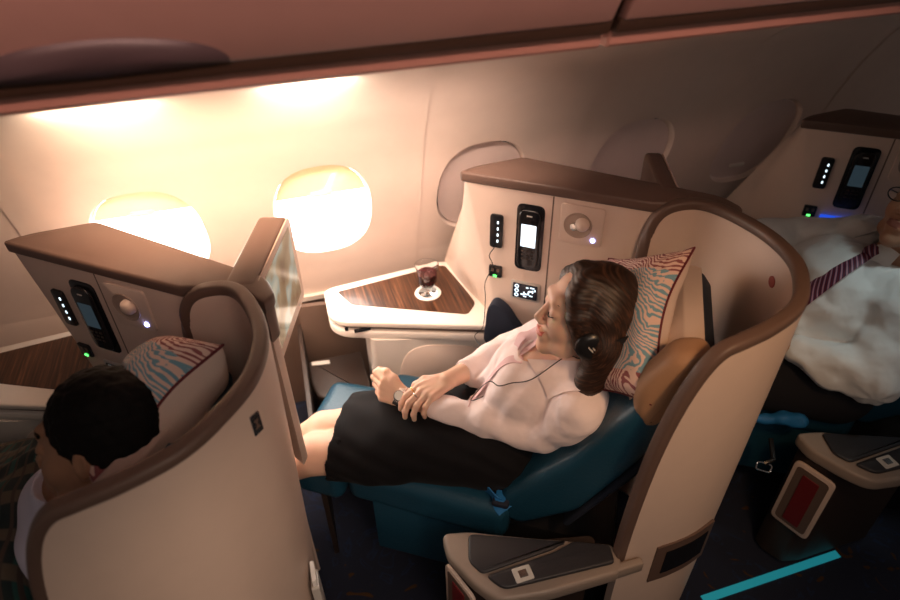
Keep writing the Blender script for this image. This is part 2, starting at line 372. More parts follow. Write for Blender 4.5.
def mesh_sdf(name, fn, lo, hi, h, m, parent=None, origin=(0, 0, 0), matfn=None, uvfn=None, disp=None):
    lo = np.array(lo, float); hi = np.array(hi, float); n = np.ceil((hi - lo) / h).astype(int) + 1
    ax = [lo[i] + h * np.arange(n[i]) for i in range(3)]
    P = np.stack(np.meshgrid(*ax, indexing='ij'), -1).astype(np.float32)
    D = fn(P).astype(np.float32); D = np.clip(D, -4 * h, 4 * h) / h
    g = openvdb.FloatGrid(background=4.0); g.copyFromArray(D)
    pts, quads = g.convertToQuads(0.0)
    V = pts * h + lo; o = np.array(origin, float)
    me = bpy.data.meshes.new(name); me.from_pydata((V - o).tolist(), [], quads[:, ::-1].tolist()); me.validate()
    setm(me, m); me.polygons.foreach_set('use_smooth', [True] * len(me.polygons))
    if matfn is not None:
        ctr = V[quads].mean(1); ids = matfn(ctr)
        if len(ids) == len(me.polygons): me.polygons.foreach_set('material_index', ids.astype(np.int32))
    if disp is not None:
        me.update(); nn_ = np.zeros(len(me.vertices) * 3, np.float32); me.vertices.foreach_get('normal', nn_)
        co = (V - o) - nn_.reshape(-1, 3) * disp(V)[:, None]; me.vertices.foreach_set('co', co.astype(np.float32).ravel())
    if uvfn is not None:
        uv = uvfn(V); l = me.uv_layers.new(name='UVMap'); idx = np.zeros(len(me.loops), np.int32); me.loops.foreach_get('vertex_index', idx)
        l.data.foreach_set('uv', uv[idx].astype(np.float32).ravel())
    me.update(); ob = link(bpy.data.objects.new(name, me))
    if parent: ob.parent = parent
    else: ob.location = origin
    return ob
def wob(P, f, seed=0):
    """smooth pseudo-random field"""
    x, y, z = P[..., 0] * f, P[..., 1] * f, P[..., 2] * f; s = seed * 1.7
    return (np.sin(x * 1.0 + 1.3 * np.sin(y * 1.3 + s) + s) + np.sin(y * 1.1 + 1.4 * np.sin(z * 1.2 + 2 + s) + 1) + np.sin(z * .9 + 1.2 * np.sin(x * 1.1 + 4 + s) + 2)) / 3

# ---------- seat axes: s forward, o towards the window side, z up
PITCH = 1.17
TH = math.radians(33); DF = np.array([-math.cos(TH), math.sin(TH), 0]); DO = np.array([math.sin(TH), math.cos(TH), 0]); P0 = np.array([.415, .94, 0])
def W(s, o, z, k=0): return P0 + DF * s + DO * o + np.array([PITCH * k, 0, z])
# ================================================================== SETTING
# floor
bm = bmesh.new(); bmesh.ops.create_grid(bm, x_segments=2, y_segments=2, size=1)
for v in bm.verts: v.co = Vector((v.co.x * 2.6 + .7, v.co.y * 1.6 + .5, 0))
structure(fin('floor', bm, M['carpet']))
# sidewall with five window openings; profile leans inwards upwards
WX = [-.41, .115, .655, 1.225, 1.765]
prof = [(0.0, 2.02), (.40, 2.03), (.58, 2.0), (.72, 1.962), (.86, 1.905), (1.03, 1.84), (1.18, 1.79), (1.30, 1.735), (1.40, 1.675), (1.45, 1.635), (1.49, 1.585), (1.53, 1.52), (1.56, 1.44)]
pz = np.array([p[0] for p in prof]); py = np.array([p[1] for p in prof])
def wall_y(z): return float(np.interp(z, pz, py))
def wall_n(z):
    dy = (wall_y(z + .03) - wall_y(z - .03)) / .06; return nrm((0, -1, dy))
def oval(a, ra, rb, e=2.5):
    c, s_ = math.cos(a), math.sin(a); return ra * math.copysign(abs(c) ** (2 / e), c), rb * math.copysign(abs(s_) ** (2 / e), s_)
def make_wall():
    V = []; F = []
    zc = .99; xs = [-1.7] + [(WX[i] + WX[i + 1]) / 2 for i in range(4)] + [3.0]
    def vert(x, z, off=0):
        # shallow ribs between the panels
        V.append((x, wall_y(z) - off, z)); return len(V) - 1
    for i, wx in enumerate(WX):
        x0, x1 = xs[i], xs[i + 1]
        NA = 48; rings = []
        for (t) in (0, .45, .8, 1):
            ring = []
            for k in range(NA):
                a = 2 * math.pi * (k + .5) / NA; ox, oz = oval(a, .157, .194)
                # outer rectangle point in same direction
                bx = (x1 - wx) if math.cos(a) > 0 else (x0 - wx); bz = .28 if math.sin(a) > 0 else -.28
                tt = min(abs(bx / (math.cos(a) + 1e-9)), abs(bz / (math.sin(a) + 1e-9))); rx, rz = tt * math.cos(a), tt * math.sin(a)
                x = ox * (1 - t) + rx * t; z = oz * (1 - t) + rz * t
                ring.append(vert(wx + x, zc + z))
            rings.append(ring)
        for A, B in zip(rings, rings[1:]):
            for k in range(NA): F.append((A[k], A[(k + 1) % NA], B[(k + 1) % NA], B[k]))
        # corner fill
        zs = [zc - .28, zc + .28]
        for zz in zs:
            for xx in (x0, x1):
                c = vert(xx, zz); best = sorted(range(NA), key=lambda k: (V[rings[-1][k]][0] - xx) ** 2 + (V[rings[-1][k]][2] - zz) ** 2)[:2]
                F.append((c, rings[-1][best[0]], rings[-1][best[1]]))
        for (za, zb) in ((0.56, zc - .28), (zc + .28, 1.56)):
            zl = np.linspace(za, zb, 12); g = [[vert(x, z) for x in np.linspace(x0, x1, 5)] for z in zl]
            for r in range(11):
                for c in range(4): F.append((g[r][c], g[r][c + 1], g[r + 1][c + 1], g[r + 1][c]))
        # reveal
        inner = []
        for k in range(NA):
            a = 2 * math.pi * (k + .5) / NA; ox, oz = oval(a, .157, .194); inner.append((ox, oz))
        prev = rings[0]
        for (sc, dep) in ((.985, .006), (.96, .022), (.93, .045)):
            cur = []
            for ox, oz in inner: V.append((wx + ox * sc, wall_y(zc + oz) + dep, zc + oz * sc)); cur.append(len(V) - 1)
            for k in range(NA): F.append((prev[k], prev[(k + 1) % NA], cur[(k + 1) % NA], cur[k]))
            prev = cur
    return V, F
V, F = make_wall()
wall = build('wall_window', V, F, M['side'], auto=40)
structure(wall)
# lower dark dado and the ledge
bm = bm_prism([(-1.7, 2.035), (3.0, 2.035), (3.0, 2.06), (-1.7, 2.06)], 0, .56)
structure(fin('wall_lower', bm, M['midbrown']))
bm = bmesh.new(); bm_prism([(1.99, .555), (2.06, .54), (2.06, .575), (1.985, .578)], -1.7, 3.0, .004, 2, bm, frame=lambda a, b, c: (c, a, b))
structure(fin('trim_1', bm, M['white']))
# panel joint ribs on the sidewall
for i, x in enumerate((-.685, .395, .94, 1.52, 2.05)):
    zs = np.linspace(.60, 1.555, 26); pts = [(x, wall_y(z) - .001, z) for z in zs]
    prof_ = [(-.045, 0.002), (-.030, -.006), (-.003, -.008), (-.002, -.002), (.002, -.002), (.003, -.008), (.030, -.006), (.045, .002)]
    bm = bm_sweep(pts, [(1, 0, 0)] * len(pts), [(a, b) for a, b in prof_]); structure(fin('trim_%d' % (i + 2), bm, M['side'], auto=60))
# windows: shade / lit pane, each with frame ring
for i, wx in enumerate(WX):
    NA = 48; zc = .99; lit = i < 2
    def disc(name, zlo, zhi, m, dep, par=None):
        V = []
        for k in range(NA):
            a = 2 * math.pi * (k + .5) / NA; ox, oz = oval(a, .155 * .95, .192 * .95); z = min(max(zc + oz, zlo), zhi)
            V.append((wx + ox, wall_y(z) + dep, z))
        if zhi - zlo < .4 and name == 'window_shade':
            V = [v for v in V]
        o = build(name, V + [(v[0], v[1] + .004, v[2]) for v in V], [tuple(range(NA))[::-1], tuple(range(NA, 2 * NA))] + [(k, (k + 1) % NA, NA + (k + 1) % NA, NA + k) for k in range(NA)], m, par, auto=40)
        return o
    if lit:
        pane = disc('window_%d' % (i + 1), 0, 2, M['daylight'], .040); structure(pane)
        sh = disc('window_shade', 1.055 if i else 1.085, 2, M['shade_lit'], .026, pane)
    else:
        pane = disc('window_%d' % (i + 1), 0, 2, M['shade'], .020); structure(pane)
    # pull tab of the shade
    zt = (1.062 if i else 1.092) if lit else .875
    if lit or i == 4:
        bm = bm_prism(rect(0, 0, .07, .018, .008), 0, .008, .003, 2, frame=lambda a, b, c: (wx + a, wall_y(zt) + .024 - c, zt + b)); fin('shade_tab', bm, M['white'], pane)

# overhead bins
def make_bin(name, x0, x1, label):
    t = thing(name, label, 'overhead bin', ((x0 + x1) / 2, 1.0, 1.7), 'overhead bins'); org = t.location[:]
    # door: curved face, thick
    zz = [(1.737, .952), (1.78, .925), (1.85, .885), (1.95, .845), (2.08, .82), (2.2, .83)]
    outer = [(y, z) for z, y in zz]; inner = [(y + .03, z) for z, y in zz][::-1]
    bm = bmesh.new(); bm_prism(rounded(outer + inner, .006, 2), x0 + .004, x1 - .004, .006, 2, bm, frame=lambda a, b, c: (c, a, b)); door = fin('bin_door', bm, M['bin'], t, org, 30)
    # body and underside
    body = [(.985, 1.735), (.985, 2.2), (1.55, 2.2), (1.50, 1.62), (1.40, 1.62), (1.06, 1.71)]
    bm = bmesh.new(); bm_prism(body, x0, x1, .003, 1, bm, frame=lambda a, b, c: (c, a, b)); fin('bin_body', bm, M['bindark'], t, org, 30)
    lip = [(.983, 1.716), (1.06, 1.708), (1.06, 1.685), (.996, 1.686), (.988, 1.692)]
    bm = bmesh.new(); bm_prism(lip, x0, x1, .003, 1, bm, frame=lambda a, b, c: (c, a, b)); fin('bin_lip', bm, M['red'], t, org, 30)
    bm = bmesh.new(); bm_prism(rounded([(.954, 1.740), (.975, 1.740), (.986, 1.726), (.984, 1.716), (.966, 1.716)], .004, 2), x0, x1, .002, 1, bm, frame=lambda a, b, c: (c, a, b)); fin('bin_gap_shade', bm, M['bindark'], t, org, 30)  # dark strip built in place of the shadowed gap below the door
    return t, door, org
t, door, org = make_bin('overhead_bin', -1.05, .560, 'long closed overhead bin with an oval latch recess, above the lit windows')
# oval latch recess plate on the door
def doory(z): return float(np.interp(z, [1.737, 1.78, 1.85, 1.95, 2.08, 2.2], [.952, .925, .885, .845, .82, .83]))
V = []; NA = 60
for k in range(NA):
    a = 2 * math.pi * k / NA; x = -.20 + .165 * math.cos(a); z = 1.741 + (.050 * math.sin(a) if math.sin(a) > 0 else .004 * math.sin(a)); V.append((x, doory(z) - .004, z))
c = len(V); V.append((-.20, doory(1.755) - .001, 1.755))
V2 = [(v[0], v[1] + .012, v[2]) for v in V]
build('latch_recess', V + V2, [(k, (k + 1) % NA, c) for k in range(NA)] + [(k, c + 1 + k, c + 1 + (k + 1) % NA, (k + 1) % NA) for k in range(NA)], M['binrec'], door, org)
make_bin('overhead_bin', .572, 2.6, 'closed overhead bin on the right, past the gap in the bin row')
# floor strip
bm = bm_prism([(1.035, .745), (1.56, .745), (1.56, .770), (1.035, .770)], 0, .004)
tag(fin('floor_path_strip', bm, M['teal']), 'glowing teal escape path strip along the aisle edge of the carpet', 'floor strip')

# ================================================================== SEAT SUITE
A0 = np.array([.505, 1.569]); EP = nrm((.786, -.618, 0)); NP = nrm((-.618, -.786, 0))
def PF(t, z, c): # on the console panel: t along, z height, c out towards the seat
    return (A0[0] + EP[0] * t + NP[0] * c, A0[1] + EP[1] * t + NP[1] * c, z)
def plate(t, z, w, h, c0, c1, r=.006, bev=.002, shear=0):
    return bm_prism([(a, b) for a, b in rect(t, z, w, h, r)], c0, c1, bev, 2, frame=lambda a, b, c: PF(a, b, c))
def shell_path():
    ctl = [(.900, 1.236, .74), (.902, 1.236, .95), (.905, 1.236, 1.08), (.918, 1.232, 1.155), (.955, 1.222, 1.192), (1.02, 1.20, 1.200), (1.057, 1.13, 1.203), (1.075, 1.01, 1.205), (1.050, .892, 1.21),
           (.990, .803, 1.213), (.93, .752, 1.210), (.85, .725, 1.203), (.785, .716, 1.195), (.742, .715, 1.182), (.708, .715, 1.135), (.678, .715, 1.05), (.655, .715, .94), (.640, .715, .81), (.630, .715, .66), (.626, .715, .53)]
    return spline(ctl, 6)
def side_vecs(pts):
    out = []; N = len(pts)
    for i in range(N):
        if pts[i][2] < 1.10 and i < 30: out.append(np.array([EP[0], EP[1], 0])); continue  # lies on panel
        if pts[i][0] < .80 and pts[i][1] < .8: out.append(np.array([0, 1, 0])); continue
        a = pts[max(i - 2, 0)]; b = pts[min(i + 2, N - 1)]; T = nrm((b[0] - a[0], b[1] - a[1], 0)); out.append(np.array([T[1], -T[0], 0]))
    for _ in range(4):
        out = [nrm(out[max(i - 1, 0)] + out[i] + out[min(i + 1, N - 1)]) if 1 else out[i] for i in range(N)]
    return out
def fix_sides(pts, S):
    # keep the side vectors pointing to the inside (towards the occupant)
    c = np.array([.80, 1.0, 0]); r = []
    for p, s_ in zip(pts, S): v = c - np.array([p[0], p[1], 0]); r.append(s_ if s_ @ v > 0 else -s_)
    return r
def make_shell():
    t = thing('seat_shell', 'x', 'seat shell', (.9, 1.0, 0)); org = t.location[:]
    pts = shell_path(); S = fix_sides(pts, side_vecs(pts))
    # shell wall: outer surface at path -s*.012, inner at +.012, lower edge z .04
    i0 = 12; use = list(range(i0, len(pts))); V = []; F = []; nz = 10
    def col(p, s_, off, zt):
        r = []
        for j in range(nz + 1):
            z_ = .03 + (zt - .03) * j / nz; tp = .035 * max(0, 1.15 - z_) * np.clip((p[0] - .8) / .2, 0, 1); r.append((p[0] + s_[0] * off - tp, p[1] + s_[1] * off, z_))
        return r
    cols = []
    for i in use:
        zt = pts[i][2] - .008
        cols.append((col(pts[i], S[i], -.014, zt), col(pts[i], S[i], .012, zt)))
    last = pts[-1]; sl = S[-1]
    base = []
    for co, ci in cols:
        a = []
        for q in co: V.append(q); a.append(len(V) - 1)
        b = []
        for q in ci: V.append(q); b.append(len(V) - 1)
        base.append((a, b))
    for (a, b), (a2, b2) in zip(base, base[1:]):
        for j in range(nz): F.append((a[j], a[j + 1], a2[j + 1], a2[j])); F.append((b[j], b2[j], b2[j + 1], b[j + 1]))
        F.append((a[nz], b[nz], b2[nz], a2[nz])); F.append((a[0], a2[0], b2[0], b[0]))
    a, b = base[-1]
    for j in range(nz): F.append((a[j], a[j + 1], b[j + 1], b[j]))
    body = build('shell_wall', V, F, M['shell'], t, org, auto=50)
    w = .0155; h = .013
    pr = rounded([(-w, -h), (w, -h), (w, h), (-w, h)], .009, 3)
    fin('rim_trim', bm_sweep(pts, S, pr), M['trim'], t, org, 50)
    # side console panel (wedge) carrying the sockets
    foot = rounded([(.497, 1.575), (.525, 1.612), (.66, 1.615), (1.085, 1.195), (1.10, 1.12), (1.04, 1.175), (.90, 1.254)], [.02, .02, .02, .02, 0, 0, 0], 5)
    rr = rounded([(.497, 1.575), (.55, 1.62), (.70, 1.605), (1.07, 1.215), (1.03, 1.19), (.91, 1.246)], [.012, .04, .02, .02, 0, 0], 5)
    Vp = []; Fp = []; zl = [1.176, 1.14, 1.09, 1.04, .98, .92, .86, .80, .74, .69, .60, .3, .03]; L_ = lambda p, q, u: np.array(p) * (1 - u) + np.array(q) * u
    for z_ in zl:
        u = min(1, (1.176 - z_) / .486); Q1 = L_((.55, 1.62), (.53, 1.90), u); Q2 = L_((.497, 1.578), (.545, 1.70), u) - np.array([.012 * math.sin(math.pi * u), 0]); Q3 = L_((.512, 1.564), (.60, 1.4945), u)
        M1 = (Q1 + Q2) / 2; pl_ = [Q1] + [(1 - w) ** 2 * M1 + 2 * w * (1 - w) * Q2 + w * w * Q3 for w in np.linspace(0, 1, 9)] + [np.array(q) for q in ((.91, 1.246), (1.02, 1.19), (1.05, 1.215), (.70, 1.605))]
        for q in pl_: Vp.append((q[0], q[1], z_))
    rr = pl_
    nr = len(rr)
    for i_ in range(len(zl) - 1):
        for k_ in range(nr): Fp.append((i_ * nr + k_, (i_ + 1) * nr + k_, (i_ + 1) * nr + (k_ + 1) % nr, i_ * nr + (k_ + 1) % nr))
    Fp.append(tuple(range(nr))); Fp.append(tuple(range((len(zl) - 1) * nr, len(zl) * nr))[::-1])
    build('console_panel', Vp, Fp, M['shell'], t, org, auto=50)
    cap = rounded([(.488, 1.578), (.54, 1.60), (.70, 1.612), (1.10, 1.217), (1.112, 1.145), (1.088, 1.12), (1.035, 1.205), (.91, 1.240)], [.015, .03, .02, .03, .02, 0, 0, 0], 5)
    bm = bm_prism(cap, 1.172, 1.203, .007, 3); fin('panel_cap', bm, M['trim'], t, org, 50)
    # seam between panel halves
    bm = bm_prism([(.259, .70), (.2635, .70), (.2635, 1.172), (.259, 1.172)], -.001, .0016, frame=lambda a, b, c: PF(a, b, c)); fin('panel_seam', bm, M['midbrown'], t, org)
    # socket strip
    p = fin('socket_strip', plate(.100, 1.030, .040, .112, -.002, .007, .010), M['black'], t, org)
    for j in range(4): fin('indicator_light', bm_prism(rect(.105, 1.062 - .021 * j, .005, .009, .002), .007, .0082, frame=lambda a, b, c: PF(a, b, c)), M['led_w'], p, (0, 0, 0)).location = (0, 0, 0)
    return t, p
def reloc(o, org):
    """child meshes of parts: shift vertices so they sit right under an untransformed parent"""
    o.data.transform(Matrix.Translation(-Vector(org)))
shell, strip = make_shell(); SO = shell.location[:]
for c in strip.children: reloc(c, SO)
def sub(name, bm, m, parent, org=SO): return fin(name, bm, m, parent, org)
net = sub('power_socket', plate(.100, .886, .042, .042, -.002, .006, .006), M['black'], shell)
for dx in (-.009, .009): sub('socket_hole', plate(.100 + dx, .892, .009, .012, .006, .0068, .003, 0), M['midbrown'], net)
sub('status_light', plate(.100, .871, .012, .007, .006, .008, .003, 0), M['led_g'], net)
cr = sub('handset_cradle', plate(.200, 1.024, .082, .222, -.004, .004, .020), M['blackgloss'], shell)
ctl = sub('seat_control_panel', plate(.198, .833, .094, .070, -.002, .004, .008), M['grey'], shell)
scr = sub('control_display', plate(.198, .833, .078, .054, .004, .0052, .003, 0), M['blackscreen'], ctl)
# icons of the seat control display: stacked rings and a small aircraft-seat pictogram row
bm = bmesh.new(); ic = lambda a, b: (.198 + (a - .1955) * 1.36, .833 + (b - .835) * 1.42)
for j in range(3):
    cx_, cz_ = ic(.176, .8235 + .0115 * j); circ = [(math.cos(a), math.sin(a)) for a in np.linspace(0, 6.283, 14)]
    bm_tube([PF(cx_ + .0055 * c_, cz_ + .0055 * s_, .0058) for c_, s_ in circ[:-1]], .0013, 6, bm=bm, closed=True)
for (a_, b_, w_, h_) in ((.190, .827, .009, .003), (.1935, .831, .003, .008), (.2005, .829, .010, .003), (.204, .834, .003, .008), (.210, .826, .008, .003), (.2135, .838, .003, .009), (.208, .838, .008, .003), (.2005, .8465, .006, .003), (.212, .8475, .010, .003), (.196, .8225, .007, .003), (.2185, .842, .003, .006)):
    x_, z_ = ic(a_, b_); bm_prism(rect(x_, z_, w_ * 1.3, h_ * 1.2, .001, 2), .0052, .0062, bm=bm, frame=lambda a, b, c: PF(a, b, c))
sub('display_icons', bm, M['led_w'], ctl)
lp = sub('lamp_plate', plate(.345, 1.098, .122, .122, -.001, .0085, .012, .003), M['shell'], shell)
# eyeball reading lamp: dished bowl ring, hooded ball, lens
ctr = np.array(PF(.336, 1.098, .0085))
sub('lamp_bowl', bm_lathe([(.040, 0), (.0385, .0028), (.035, .001), (.030, .0005), (0, .0003)], ctr, 32, NP), mat('lamp_bowl_brown', (.36, .27, .22), .4), lp)
sub('lamp_hood', bm_lathe([(.020, .0), (.019, .010), (.013, .017), (.006, .0195), (0, .020)], ctr + 0.013 * EP + np.array([0, 0, .007]), 24, NP), M['shell'], lp)
sub('lamp_lens', bm_lathe([(.0, .011), (.010, .010), (.013, .004), (.013, 0)], ctr - .007 * EP + np.array([0, 0, -.003]), 24, nrm(NP - .5 * EP)), M['chrome'], lp)
sub('reading_lamp_button', bm_lathe([(.0, .004), (.0055, .0035), (.007, 0)], np.array(PF(.382, 1.058, .0085)), 20, NP), M['led_b'], lp)
# emblem on the inner and number plate on the outer shell
sub('round_emblem', bm_lathe([(0, .003), (.014, .003), (.015, 0)], (1.0505, .93, 1.13), 24, (-1, .30, 0)), mat('emblem_red', (.30, .05, .035), .5), shell)
SP_ = shell_path(); _pi = min(range(len(SP_)), key=lambda i: abs(SP_[i][1] - .86) + (9 if SP_[i][0] < .95 else 0)); _pp = SP_[_pi]; _pt = nrm(np.array(SP_[_pi + 1][:2]) - np.array(SP_[_pi - 1][:2])); _pn = np.array([-_pt[1], _pt[0]]); _pn = _pn if _pn[0] > 0 else -_pn
pf_ = lambda a, b, c: (_pp[0] - .002 + _pt[0] * a + _pn[0] * (.013 + c), _pp[1] + _pt[1] * a + _pn[1] * (.013 + c), 1.135 + b)
pl = sub('row_number_plate', bm_prism(rounded([(-.014, -.030), (.014, -.022), (.014, .030), (-.014, .022)], .003), -.003, .004, .001, 1, frame=pf_), M['chrome'], shell)
sub('plate_pictogram', bm_prism([(-.007, -.014), (.007, -.010), (.001, .0), (.008, .012), (-.006, .008), (-.001, -.002)], .004, .0046, frame=pf_), M['trim'], pl)
# end face of the panel, behind the headrest side of the shell
end = rounded([(1.035, 1.212), (1.055, 1.225), (1.087, 1.212), (1.101, 1.15), (1.086, 1.125)], [0, .01, .02, .02, 0], 4)
sub('panel_end', bm_prism(end, .66, 1.095, .006, 2), M['shell'], shell)
sub('panel_end_trim', bm_prism(rounded([(1.035, 1.212), (1.053, 1.230), (1.092, 1.216), (1.108, 1.148), (1.086, 1.120)], [0, .01, .02, .02, 0], 4), 1.09, 1.176, .004, 2), M['trim'], shell)
# recessed handle on the aisle side near the floor
_sx = [p for p in SP_ if p[1] < 1.0][::-1]
def shell_y(x): return float(np.interp(x, [p[0] for p in _sx], [p[1] for p in _sx]))
def curved_plate(x0, x1, z0, z1, c0, c1, n=14):
    V = []; F = []; xs = np.linspace(x0, x1, n)
    for x in xs:
        dx = (shell_y(x + .01) - shell_y(x - .01)) / .02; nx, ny = nrm((dx, -1, 0))[:2]; sh = (x - x0) * .55
        for c in (c0, c1):
            for z in (z0, z1): V.append((x + nx * c, shell_y(x) + ny * c, z + (0 if 1 else sh)))
    for i in range(n - 1):
        a, b = i * 4, i * 4 + 4; F += [(a, b, b + 1, a + 1), (a + 2, a + 3, b + 3, b + 2), (a + 1, b + 1, b + 3, a + 3), (a, a + 2, b + 2, b)]
    F += [(0, 1, 3, 2), (n * 4 - 4, n * 4 - 2, n * 4 - 1, n * 4 - 3)]
    return V, F
V, F = curved_plate(.725, .90, .385, .545, .012, .019); fr = build('handle_recess_frame', V, F, M['trim'], shell, SO, auto=40)
V, F = curved_plate(.755, .885, .415, .515, .019, .0205); build('handle_recess', V, F, M['blackgloss'], shell, SO, auto=40)
# literature pocket on the back of the shell
pk = sub('literature_pocket', bm_prism(rounded([(.86, .20), (.93, .20), (.93, .50), (.86, .53)], .01), 1.052, 1.072, .003, 2, frame=lambda a, b, c: (c, a, b)), M['grey'], shell)
sub('magazine', bm_prism(rect(.895, .49, .055, .12, .003), 1.058, 1.068, frame=lambda a, b, c: (c, a, b)), M['paper'], pk)

# handset: a thing of its own in the cradle
def make_handset(scrm):
    loc = PF(.200, 1.024, .004); t = thing('handset', 'x', 'handset', loc)
    out = rounded([(.168, .945), (.175, .928), (.225, .928), (.232, .945), (.232, 1.105), (.222, 1.122), (.178, 1.122), (.168, 1.105)], .008, 3)
    fin('handset_body', bm_prism(out, .0045, .016, .004, 3, frame=lambda a, b, c: PF(a, b, c)), M['blackgloss'], t, loc)
    fin('handset_screen', plate(.200, 1.040, .044, .074, .016, .0166, .002, 0), scrm, t, loc)
    for r in range(3):
        for c in range(3): fin('key', plate(.186 + .014 * c, .988 - .013 * r, .009, .007, .016, .0175, .002, .0004), M['brown'], t, loc)
    fin('ear_slot', plate(.200, 1.105, .016, .004, .016, .0166, .001, 0), M['grey'], t, loc)
    return t
hs = make_handset(M['phonescreen'])
GH = 'cabin handsets'
hs['label'] = 'handset with a brightly lit screen in the cradle beside the reclining woman'; hs['group'] = GH

# side console: table top, wood inlay, tray below, body
def make_console():
    org = (.35, 1.7, 0); t = thing('side_console', 'x', 'console table', org)
    top = rounded([(.070, 1.845), (.065, 1.70), (.10, 1.655), (.572, 1.478), (.62, 1.50), (.56, 1.88), (.50, 1.90), (.10, 1.86)], [.02, .03, .03, .01, .01, .02, .02, .02], 4)
    fin('table_top', bm_prism(top, .668, .690, .006, 3), M['white'], t, org)
    inl = rounded([(.115, 1.825), (.150, 1.735), (.510, 1.560), (.555, 1.61), (.545, 1.70), (.520, 1.86), (.50, 1.868)], [.01, .01, .015, .02, .02, .01, .01], 4)
    fin('wood_inlay', bm_prism(inl, .690, .6915, .0006, 1), M['wood'], t, org)
    tray = rounded([(.082, 1.83), (.080, 1.705), (.115, 1.668), (.560, 1.495), (.56, 1.85)], .01, 3)
    fin('tray_slot', bm_prism(tray, .652, .668), M['midbrown'], t, org)
    low = rounded([(.070, 1.84), (.066, 1.70), (.105, 1.653), (.575, 1.480), (.57, 1.87)], [.02, .03, .04, .01, .01], 4)
    fin('lower_shelf', bm_prism(low, .618, .652, .008, 3), M['white'], t, org)
    fin('tray_latch', bm_prism(rect(.165, 1.632, .055, .012, .003), .653, .662, .001, 1), M['blackgloss'], t, org)
    fin('tray_latch', bm_prism(rect(.115, 1.650, .012, .010, .002), .654, .664, .001, 1), M['blackgloss'], t, org)
    # body below with a concave swoop
    body = rounded([(.185, 1.615), (.30, 1.580), (.60, 1.50), (.62, 1.75), (.25, 1.86), (.19, 1.82)], [.02, 0, 0, 0, .02, .02], 4)
    fin('console_body', bm_prism(body, .05, .62), M['white'], t, org)
    sw = spline([(.26, .40), (.285, .53), (.335, .585), (.42, .592), (.52, .575), (.58, .52), (.60, .40)], 6)
    def fb(a, b, c): # on the front face of the body
        u = (a - .185) / .415; return (a + c * -.24, 1.612 - .112 * u - c * .96, b)
    fin('recess_panel', bm_prism([(p[0], p[1]) for p in sw], -.004, .004, .003, 2, frame=fb), M['side'], t, org)
    # upright edge end cap
    return t
console = make_console()
console['label'] = 'white side console with dark striped wood top under the wine glass'; console['group'] = 'side consoles'

# footwell with the shoe shelf
def make_footwell():
    org = (.05, 1.6, 0); t = thing('footwell_unit', 'x', 'footwell', org)
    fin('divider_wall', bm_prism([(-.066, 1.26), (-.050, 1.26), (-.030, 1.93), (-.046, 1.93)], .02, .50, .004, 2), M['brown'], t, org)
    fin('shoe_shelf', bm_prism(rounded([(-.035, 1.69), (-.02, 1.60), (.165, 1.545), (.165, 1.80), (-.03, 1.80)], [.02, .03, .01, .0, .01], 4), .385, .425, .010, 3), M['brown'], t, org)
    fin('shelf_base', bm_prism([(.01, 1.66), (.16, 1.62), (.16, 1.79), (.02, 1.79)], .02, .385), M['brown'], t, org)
    fin('back_wall', bm_prism([(-.03, 1.90), (.22, 1.87), (.22, 1.89), (-.03, 1.92)], .02, .60), M['midbrown'], t, org)
    fin('shelf_label', bm_prism([(-.02, 1.765), (.045, 1.755), (.045, 1.775), (-.02, 1.785)], .427, .431), M['grey'], t, org)
    return t
foot = make_footwell(); tag(foot, 'dark footwell with a rounded shoe shelf between front seat back and side console', 'footwell')

# monitor on swing arm
def make_monitor(loc, a, d_, label, z0=.942, z1=1.205, thick=.075):
    """a: far top corner xy, d_: near top corner xy; screen faces rotate(-90)"""
    a = np.array(a); d_ = np.array(d_); e = d_ - a; L = np.linalg.norm(e); e = e / L; nn = np.array([-e[1], e[0]])
    t = thing('monitor', label, 'monitor', loc, 'seat monitors')
    f = lambda u, z, c: (a[0] + e[0] * u + nn[0] * c, a[1] + e[1] * u + nn[1] * c, z)
    H = z1 - z0
    fin('monitor_housing', bm_prism(rounded([(0, z0), (L, z0), (L, z1), (0, z1)], .03, 5), -thick, -.003, .010, 3, frame=f), M['trim'], t, loc)
    fin('bezel', bm_prism(rounded([(.002, z0 + .002), (L - .002, z0 + .002), (L - .002, z1 - .002), (.002, z1 - .002)], .028, 5), -.003, .001, .001, 1, frame=f), M['shell'], t, loc)
    c = [(.028, z0 + .032), (L - .028, z0 + .032), (L - .028, z1 - .022), (.028, z1 - .022)]
    V = [f(u, z, .0015) for u, z in c] + [f(u, z, .0008) for u, z in c]
    build('monitor_screen', V, [(0, 1, 2, 3), (7, 6, 5, 4), (0, 4, 5, 1), (1, 5, 6, 2), (2, 6, 7, 3), (3, 7, 4, 0)], M['screen'], t, loc, False, uvs=[(0, 0), (1.3, 0), (1.3, 1), (0, 1)] * 2)
    for q in range(4): fin('bezel_button', bm_prism([(L * (.2 + .2 * q) + .004 * math.cos(x), z0 + .016 + .004 * math.sin(x)) for x in np.linspace(0, 6.28, 10, endpoint=False)], .001, .0022, frame=f), M['grey'], t, loc)
    # swing arm back to the shell
    return t, f, L
mon, f_, L_ = make_monitor((-.06, 1.33, 0.95), (.003, 1.487), (-.098, 1.178), 'upright monitor showing a picture with blurred reflections painted in, swung out behind the front seat, facing the woman')
bm = bm_tube([f_(L_ - .05, 1.06, -.05), (-.115, 1.20, 1.06), (-.11, 1.16, 1.06)], .014, 12); fin('swing_arm', bm, M['trim'], mon, (-.06, 1.33, .95))
mon2, f2, L2 = make_monitor((1.05, 1.40, .95), (1.104, 1.512), (1.010, 1.27), 'brown monitor seen edge-on, rising behind the panel of the woman\'s seat', thick=.05)
for ch in list(mon2.children):
    if ch.name.startswith('bezel_b'): bpy.data.objects.remove(ch)
